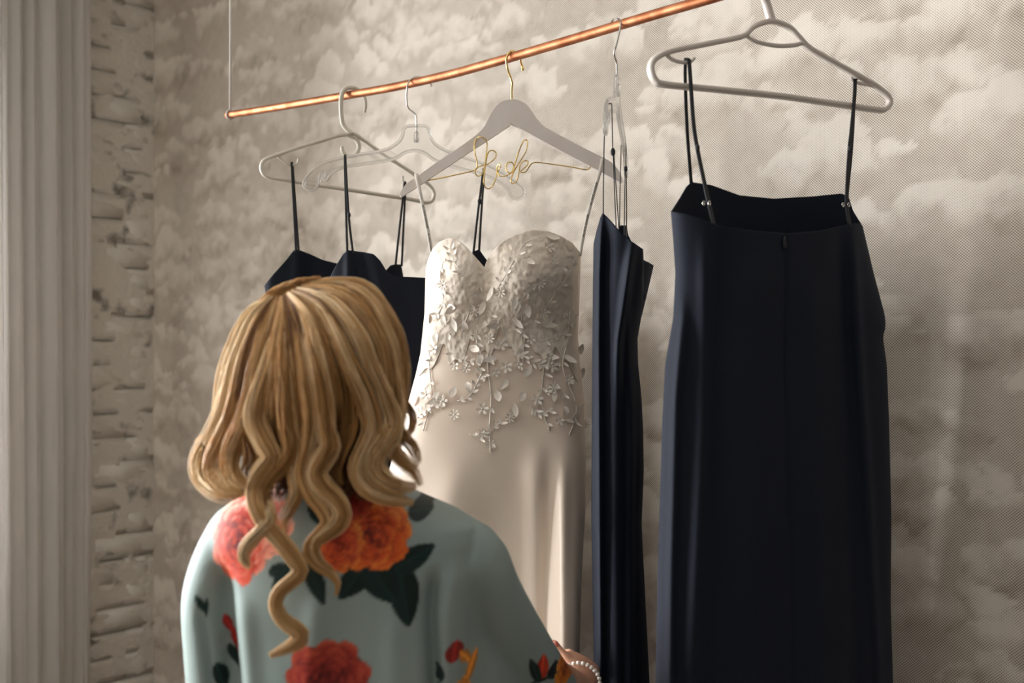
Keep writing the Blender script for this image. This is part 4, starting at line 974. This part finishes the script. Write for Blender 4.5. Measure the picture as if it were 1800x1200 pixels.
def rose(cx, cy, rx, ry, cols, seed, uvs=None, region=1.0, ph=0.0):
    u_, v_ = uvs if uvs is not None else (U0, V0)
    near_ = (np.abs(u_-cx) < rx*1.35) & (np.abs(v_-cy) < ry*1.35)
    if not near_.any(): return
    us, vs = u_[near_], v_[near_]
    wu = us+(fbm(us/16, vs/16, 3, seed)-0.5)*9; wv = vs+(fbm(us/16+9, vs/16, 3, seed+7)-0.5)*9
    x = (wu-cx)/rx; y = (wv-cy)/ry
    c0, c1, c2, c3 = [np.array(lin(c)) for c in cols]
    rr_ = np.random.default_rng(seed)
    rgb = np.zeros((len(us), 3)); cov = np.zeros(len(us))
    grain = fbm(us/7, vs/7, 3, seed+3)-0.5
    for rho, npet, sz in ((0.70, 9, 0.40), (0.52, 7, 0.36), (0.34, 6, 0.30), (0.18, 4, 0.22), (0.05, 2, 0.15)):
        a0 = rr_.uniform(0, 6.28)
        for p_ in rr_.permutation(npet):
            a = a0+2*math.pi*(p_+rr_.uniform(-.2, .2))/npet; s_ = sz*rr_.uniform(.85, 1.15)
            pcx, pcy = rho*math.cos(a), rho*math.sin(a)
            lx = (x-pcx)*math.cos(a)+(y-pcy)*math.sin(a); ly = -(x-pcx)*math.sin(a)+(y-pcy)*math.cos(a)
            lx = lx+0.35*ly*ly/s_
            e = np.hypot(lx/(s_*0.78), ly/(s_*1.15))
            mk = smoothstep(1.02, 0.92, e)
            up_ = np.clip(0.5+0.5*lx/(s_*0.78), 0, 1)              # from the petal's root to its lip
            tint = np.clip(0.5-0.55*pcy+rr_.uniform(-.3, .3), 0, 1)
            lip = c2*(1-tint)+c3*tint
            sh = np.clip(up_**1.9*(0.45+0.75*min(1, rho*1.5))+0.5*grain, 0, 1)[:, None]
            pc_ = np.where(sh < .45, c0+(c1-c0)*(sh/.45), c1+(lip-c1)*((sh-.45)/.55))
            pc_ = pc_*(1-0.6*smoothstep(0.80, 1.0, e)*(up_ < .85))[:, None]
            rgb = rgb*(1-mk[:, None])+pc_*mk[:, None]; cov = np.maximum(cov, mk)
    reg = region[near_] if isinstance(region, np.ndarray) else region
    al = (cov*facing[near_]*reg)[:, None]
    col[near_] = col[near_]*(1-al)+rgb*al
onback = (co[:, 1] < 1.60).astype(float)
# leaves behind the blooms first
for a, b_, wdt in (((700, 985), (718, 1104), 56), ((655, 980), (596, 1052), 50), ((648, 985), (694, 1060), 62), ((690, 1003), (763, 962), 42), ((712, 906), (756, 906), 34), ((540, 985), (572, 1062), 34), ((470, 1010), (512, 995), 26), ((505, 990), (478, 1060), 26), ((545, 880), (560, 925), 30), ((640, 895), (690, 885), 20)):
    leaf(a, b_, wdt, region=onback)
rose(468, 925, 44, 60, ((200, 80, 60), (238, 140, 118), (240, 168, 140), (250, 215, 195)), 12, region=onback)
rose(412, 955, 60, 82, ((104, 18, 10), (204, 62, 36), (216, 84, 54), (250, 196, 172)), 3, region=onback)
rose(652, 942, 74, 66, ((104, 22, 10), (206, 78, 28), (220, 104, 34), (240, 150, 62)), 8, region=onback)
rose(598, 955, 44, 52, ((110, 26, 12), (205, 76, 40), (222, 116, 44), (238, 152, 70)), 21, region=onback)
rose(608, 885, 46, 34, ((96, 22, 16), (170, 52, 36), (190, 76, 46), (200, 90, 56)), 31, region=onback)
rose(578, 1192, 80, 72, ((74, 14, 14), (150, 44, 34), (176, 64, 46), (196, 86, 58)), 17, region=onback)
rose(560, 1420, 90, 80, ((110, 26, 12), (210, 84, 34), (222, 116, 44), (238, 152, 70)), 18, region=onback)
def stem(a, b_, region=onback, uvs=None): leaf(a, b_, 7, (30, 38, 32), uvs, region)
leaf((376, 1096), (392, 1132), 16, (150, 34, 30), region=onback); leaf((392, 1118), (404, 1162), 20, (140, 34, 28), region=onback); leaf((384, 1150), (402, 1190), 16, region=onback)
stem((396, 1150), (412, 1205)); leaf((366, 1180), (380, 1230), 26, region=onback)
leaf((330, 1058), (352, 1092), 14, region=onback); leaf((350, 1062), (348, 1098), 8, region=onback)
# sprigs on the right sleeve
onsl = smoothstep(1.44, 1.47, co[:, 1])*(co[:, 0] > X(775)).astype(float)
def S1(px, py, Y): return (px, py)
def sprig_uv(Y): return uv(Y)
A_ = sprig_uv(1.52); Bq = sprig_uv(1.72)
rs_ = (co[:, 0] > X(770)).astype(float)
leaf((800, 1140), (806, 1102), 30, (150, 40, 32), A_, rs_); leaf((812, 1128), (830, 1170), 14, (205, 130, 50), A_, rs_); leaf((838, 1140), (816, 1210), 14, (205, 130, 50), A_, rs_); leaf((782, 1170), (770, 1136), 20, (34, 48, 48), A_, rs_)
leaf((800, 1186), (764, 1176), 8, (34, 48, 48), A_, rs_); leaf((770, 1180), (776, 1240), 18, (34, 48, 48), A_, rs_)
rose(808, 1212, 20, 30, ((150, 60, 20), (205, 120, 40), (222, 146, 54), (238, 170, 80)), 41, A_, rs_)
far_ = smoothstep(1.60, 1.64, co[:, 1])
leaf((948, 1188), (954, 1132), 26, (186, 60, 36), Bq, far_); leaf((948, 1190), (930, 1130), 18, (28, 46, 40), Bq, far_); leaf((972, 1192), (976, 1158), 26, (28, 36, 34), Bq, far_)
rose(1000, 1188, 26, 32, ((130, 40, 14), (214, 110, 34), (226, 140, 50), (238, 164, 76)), 51, Bq, far_); stem((930, 1186), (985, 1182), far_, Bq)
me.vertices.foreach_set('co', (co2-np.array([BX, 1.53, 0])).astype(np.float32).ravel())
me.name = 'robe'; add_cols(me, col.astype(np.float32)); me.materials.append(M['robe']); me.polygons.foreach_set('use_smooth', [True]*len(me.polygons)); me.update()
ro = link(bpy.data.objects.new('robe', me), person); ro['label'] = 'pale aqua satin robe printed with orange and red roses and dark leaves'

# ------------------------------------------------------------------ hair
def hairY(px, py):
    """surface of the hair mass: skull on top, then a curtain of hair falling to the shoulders"""
    px = np.asarray(px, float); py = np.asarray(py, float)
    cx = np.interp(py, [490, 640, 900], [575, 552, 560]); wv = np.interp(py, [490, 520, 560, 620, 700, 780, 900], [60, 105, 140, 162, 172, 190, 200])
    q = np.clip((px-cx)/wv, -1, 1); sn = np.sqrt(1-q*q)
    front = np.interp(py, [485, 500, 520, 550, 600, 660, 740, 820, 880, 960, 1160], [1.545, 1.510, 1.478, 1.448, 1.418, 1.404, 1.404, 1.404, 1.396, 1.386, 1.384])
    edge = np.interp(py, [485, 620, 760, 860, 900], [1.55, 1.545, 1.50, 1.44, 1.395])
    return edge-(edge-front)*sn
CR = (494, 521)
# (pixels along the lock, width along it, how far it lies out, tone)
locks = []
def lk(pts, wds, off=0.0, tone=0.5, ns=90, fl=0.55, cap=False): locks.append((pts, wds, off, tone, ns, fl, cap))
# the smooth cap, combed from the crown in a fan of flat locks
key = [[(480, 524), (462, 531), (434, 556), (409, 608), (393, 660), (383, 720), (374, 770)],
       [(482, 524), (460, 545), (440, 585), (420, 640), (408, 700), (398, 765)],
       [(485, 523), (472, 556), (458, 605), (444, 660), (438, 715), (432, 775)],
       [(494, 521), (490, 562), (482, 610), (474, 670), (468, 730), (474, 790)],
       [(496, 520), (508, 560), (512, 610), (516, 670), (520, 730), (520, 790)],
       [(504, 516), (530, 548), (546, 600), (560, 660), (568, 720), (560, 790)],
       [(514, 511), (556, 535), (588, 585), (612, 640), (628, 700), (618, 770)],
       [(526, 506), (574, 517), (622, 560), (652, 620), (664, 690), (656, 765)],
       [(538, 501), (590, 503), (640, 525), (676, 590), (692, 660), (694, 735)],
       [(548, 498), (596, 495), (645, 508), (690, 570), (712, 645), (712, 715)]]
NC = 38
kk = [smooth_path([(*p, 0) for p in c], 24)[:, :2] for c in key]
for i in range(NC):
    t = i/(NC-1)*(len(kk)-1); a = min(int(t), len(kk)-2); f = t-a
    c = kk[a]*(1-f)+kk[a+1]*f
    ln = 1.0
    tone = random.choice([0.0, 0.12, 0.25, 0.42, 0.6, 0.85]) if 5 < i < NC-8 else (random.uniform(1.05, 1.3) if i <= 5 else random.uniform(0.55, 0.85))  # leftmost locks palest: the lit rim is painted into their tone
    lk([tuple(p) for p in c[::2]], [8, 14, 20, 24, 26, 26, 26, 25, 24, 22, 18, 12], random.uniform(-0.007, 0.009), tone, 125, 0.42, True)
# long curls: each one follows the cap's flow from the parting before it falls free
def lk_from_crown(pts, wds, *a):
    x0, y0 = pts[0]
    ts = np.linspace(0, len(kk)-1, 300); best = None
    for t in ts:
        i_ = min(int(t), len(kk)-2); c = kk[i_]*(1-(t-i_))+kk[i_+1]*(t-i_)
        xx = np.interp(y0, c[:, 1], c[:, 0])
        if best is None or abs(xx-x0) < best[0]: best = (abs(xx-x0), c)
    c = best[1]; c = c[c[:, 1] < y0-34]
    sel = c[np.linspace(0, len(c)-1, 6).astype(int)]
    lk([tuple(p) for p in sel]+list(pts), list(np.interp(np.linspace(0, 1, 6), [0, .4, 1], [9, 17, max(wds[0]*.9, 18)]))+list(wds), *a)
# long curls
lk_from_crown([(488, 580), (472, 650), (456, 700), (450, 738), (466, 778), (478, 805), (460, 830), (448, 856), (450, 886), (466, 918), (492, 948), (516, 980), (529, 1003), (512, 1022), (492, 1040), (485, 1063), (497, 1088), (520, 1104), (532, 1118), (518, 1132), (496, 1143), (474, 1152)], [24, 34, 36, 36, 34, 32, 30, 29, 28, 27, 27, 26, 23, 21, 21, 22, 24, 27, 27, 24, 17, 9], .012, .8, 190, .5)
lk_from_crown([(500, 600), (504, 690), (508, 750), (514, 785), (502, 812), (482, 832), (466, 856), (462, 884), (474, 912)], [26, 34, 34, 32, 30, 28, 26, 22, 14], .008, .45, 130)
lk([(468, 850), (470, 885), (476, 912), (456, 936), (434, 960), (429, 984), (440, 998)], [20, 20, 20, 21, 21, 18, 8], .014, .95, 90)
lk_from_crown([(510, 640), (514, 720), (522, 785), (518, 830), (521, 866), (508, 896), (498, 916), (502, 936)], [24, 28, 28, 24, 23, 22, 20, 9], .006, .6, 100)
lk_from_crown([(535, 640), (545, 700), (547, 752), (538, 800), (532, 834), (545, 868), (566, 895), (576, 917), (563, 937), (546, 954), (543, 974), (558, 993), (580, 1007), (594, 1026), (590, 1046)], [24, 30, 28, 24, 23, 23, 23, 22, 20, 19, 18, 17, 15, 10, 5], .010, .7, 120)
lk_from_crown([(556, 640), (566, 700), (572, 755), (580, 784), (567, 808), (557, 832), (569, 857), (591, 880), (602, 902), (593, 923), (571, 940), (553, 958), (562, 984), (584, 1000)], [26, 32, 32, 32, 32, 32, 31, 30, 28, 25, 21, 17, 12, 6], .012, .65, 160)
lk_from_crown([(612, 640), (640, 700), (652, 752), (638, 790), (626, 820), (635, 850), (662, 869), (695, 878), (727, 883)], [26, 32, 30, 27, 25, 25, 25, 21, 9], .010, .75, 130)
lk_from_crown([(650, 640), (680, 710), (688, 745), (674, 776), (661, 800), (659, 822), (674, 844), (702, 856), (732, 853)], [26, 32, 34, 34, 34, 34, 33, 27, 10], .014, .8, 160)
lk_from_crown([(690, 650), (700, 715), (692, 762), (691, 790), (708, 812), (728, 830), (740, 853)], [22, 26, 26, 24, 23, 18, 8], .010, .7, 100)
lk_from_crown([(700, 690), (696, 742), (708, 768), (724, 786), (733, 808), (728, 824)], [16, 20, 20, 18, 15, 7], .004, .55, 70)
lk_from_crown([(694, 690), (712, 708), (726, 730), (724, 752), (712, 771), (702, 788)], [11, 12, 12, 11, 9, 5], .002, .5, 45)
lk([(474, 523), (500, 511), (530, 501), (566, 495)], [14, 20, 22, 18], .006, .5, 70)
lk([(545, 498), (514, 505), (488, 515), (458, 534)], [14, 20, 20, 16], .006, .7, 70)
lk_from_crown([(606, 650), (616, 710), (612, 765), (598, 800), (592, 828), (600, 852)], [26, 28, 24, 20, 16, 7], .002, .25, 90)
# the turned-under mass on the left, outer lock paler as a painted highlight
lk_from_crown([(400, 690), (388, 735), (372, 772), (356, 800), (353, 828), (368, 852), (394, 864), (420, 856)], [22, 30, 32, 34, 34, 32, 28, 14], .004, 1.05, 150)
lk_from_crown([(418, 680), (406, 735), (390, 775), (377, 805), (376, 832), (392, 855), (418, 863), (440, 858)], [24, 32, 34, 34, 34, 32, 26, 12], .010, .85, 150)
lk_from_crown([(440, 690), (428, 745), (412, 780), (404, 810), (410, 838), (430, 856), (452, 862)], [24, 32, 32, 30, 30, 28, 14], .014, .6, 130)
lk_from_crown([(446, 720), (440, 770), (444, 806), (436, 836), (440, 866)], [24, 30, 30, 26, 14], .006, .35, 90)
lk([(388, 740), (372, 762), (352, 772), (342, 778)], [12, 12, 8, 3], .0, .95, 22)
lk([(384, 752), (362, 776), (348, 792), (346, 806)], [12, 12, 8, 3], .0, .95, 22)
# hair underneath, at the nape; shade between the curls painted as dark tone
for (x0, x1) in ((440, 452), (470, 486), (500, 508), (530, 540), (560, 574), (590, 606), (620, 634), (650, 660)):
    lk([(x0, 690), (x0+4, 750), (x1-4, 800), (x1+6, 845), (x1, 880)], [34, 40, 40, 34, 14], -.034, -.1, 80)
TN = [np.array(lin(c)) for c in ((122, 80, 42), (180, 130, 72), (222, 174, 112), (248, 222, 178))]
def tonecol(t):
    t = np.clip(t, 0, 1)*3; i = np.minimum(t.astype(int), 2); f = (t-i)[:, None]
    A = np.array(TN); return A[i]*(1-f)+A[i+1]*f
def lock_mesh(L, parent):
    pts, wds, off, tone, ns, fl, cap = L
    n = max(16, min(76, int(len(pts)*2.6))) if not cap else 26
    pw = smooth_path([(p[0], p[1], 0, wds[min(i, len(wds)-1)]) for i, p in enumerate(pts)], n)
    px, py, wv = pw[:, 0], pw[:, 1], pw[:, 3]
    t0_ = np.linspace(0, 1, n)
    if cap: offs = off-0.016*smoothstep(0.72, 1.0, t0_)
    else:
        offs = off-(off+0.006 if py[0] < 600 else off+0.020)*smoothstep(0.30, 0.0, t0_); wv = wv*(0.5+0.66*smoothstep(0.0, 0.15, t0_))
    Yc = hairY(px, py)-offs
    c = np.stack([(px-900)/F*Yc, Yc, EYE+(600-py)/F*Yc], 1)
    t, u, v = frames(c, (0, -1, 0)); u = np.array([0, -1.0, 0])-t*(t@np.array([0, -1.0, 0]))[:, None]; u /= np.linalg.norm(u, axis=1)[:, None]
    v = np.cross(t, u)
    half = wv/F*Yc*0.5
    ns = int(ns*(1.0 if cap else 0.82))
    r = np.sqrt(rng.random(ns)); a = rng.random(ns)*2*math.pi
    ox = r*np.cos(a); oy = r*np.sin(a)*fl
    tt = np.linspace(0, 1, n)
    fz = rng.normal(0, 1, (ns, 3)); ph = rng.random((ns, 2))*6.28; fq = rng.uniform(1, 4, (ns, 2))
    wob = 0.10*np.sin(fq[:, :1]*tt*6.28+ph[:, :1]); wob2 = 0.10*np.sin(fq[:, 1:]*tt*6.28+ph[:, 1:])
    a2 = (ox[:, None]+wob)*half[None]; b2 = (oy[:, None]+wob2*fl)*half[None]
    stray = (rng.random(ns) < 0.05)[:, None]*rng.normal(0, 1, (ns, 1))*0.003*tt[None]**1.5
    ctr_ = c[None]+v[None]*(a2+stray)[..., None]+u[None]*(b2+0.4*stray)[..., None]
    # ends finish at different lengths
    cut = 1-(0.34*rng.random(ns) if cap else 0.10*rng.random(ns)**2)
    rad = (0.00054 if cap else 0.00062)*rng.uniform(0.8, 1.3, ns)[:, None]*np.clip((cut[:, None]-tt[None])*9+0.12, 0.12, 1)
    rad = rad*np.clip(tt[None]*8+0.5, 0, 1)
    angs = np.array([0, 2*math.pi/3, 4*math.pi/3])
    ring = u[None, :, None]*np.cos(angs)[None, None, :, None]+v[None, :, None]*np.sin(angs)[None, None, :, None]
    V = ctr_[:, :, None]+ring*rad[..., None, None]
    V = V.reshape(-1, 3)
    idx = np.arange(ns*n*3).reshape(ns, n, 3); nx = np.roll(idx, -1, axis=2)
    Fq = np.stack([idx[:, :-1].reshape(-1), nx[:, :-1].reshape(-1), nx[:, 1:].reshape(-1), idx[:, 1:].reshape(-1)], 1)
    tn = tone+rng.normal(0, .15, ns)+0.12*np.sin(a*2+tone*40)
    cc = tonecol(tn)
    cols = np.repeat(cc, n*3, axis=0)
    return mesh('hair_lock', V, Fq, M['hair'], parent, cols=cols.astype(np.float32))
# under-layer: the hair mass close to the head
def hair_mass():
    N = 90; rows = 70
    q = np.linspace(-1, 1, N); ys = np.linspace(0, 1, rows)
    V = []
    for t in ys:
        py = 505+t*(835-505)
        cx = np.interp(py, [490, 640, 900], [575, 552, 560]); wv = np.interp(py, [490, 520, 560, 620, 700, 780, 840], [50, 90, 126, 146, 150, 124, 92])
        px = cx+q*wv*0.97
        Y = hairY(px, np.full(N, py))+0.014+0.018*t
        V.append(np.stack([(px-900)/F*Y, Y, EYE+(600-py)/F*Y], 1))
    fr_ = np.vstack(V)
    # far half closes round the temples, leaving the face free
    V2 = []
    for k_, t in enumerate(ys):
        r0 = V[k_]; th = np.linspace(0, 1, 16)
        for e, sgn in ((0, 1), (-1, -1)):
            p = r0[e]; dst = 0.10*(1-0.5*t)
            for s_ in th: V2.append(p+np.array([sgn*0.018*s_*s_, dst*s_, 0.0]))
    idx = np.arange(rows*N).reshape(rows, N)
    Fq = [tuple(r_) for r_ in np.stack([idx[:-1, :-1].ravel(), idx[1:, :-1].ravel(), idx[1:, 1:].ravel(), idx[:-1, 1:].ravel()], 1)]
    b0 = len(fr_)
    for k_ in range(rows-1):
        for sd in range(2):
            for s_ in range(15):
                a = b0+k_*32+sd*16+s_; b_ = b0+(k_+1)*32+sd*16+s_
                Fq.append((a, a+1, b_+1, b_))
    # top of the head
    top = []
    fr0 = V[0]; k0 = b0+len(V2); Vt = []
    for s_ in np.linspace(0, 1, 20):
        p = fr0.copy(); c = fr0.mean(0)
        p[:, 1] += s_*0.13; p[:, 2] += 0.004*math.sin(math.pi*min(1, s_*1.05)); Vt.append(p)
    for i in range(19):
        for j in range(N-1): Fq.append((k0+i*N+j, k0+i*N+j+1, k0+(i+1)*N+j+1, k0+(i+1)*N+j))
    V = np.vstack([fr_, np.array(V2)]+Vt)
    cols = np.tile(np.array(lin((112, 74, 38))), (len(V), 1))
    o = mesh('hair', V, Fq, M['hair'], person, cols=cols.astype(np.float32)); o['label'] = 'long blonde wavy hair falling in separate curls'
    md = o.modifiers.new('t', 'SOLIDIFY'); md.thickness = 0.004
    return o
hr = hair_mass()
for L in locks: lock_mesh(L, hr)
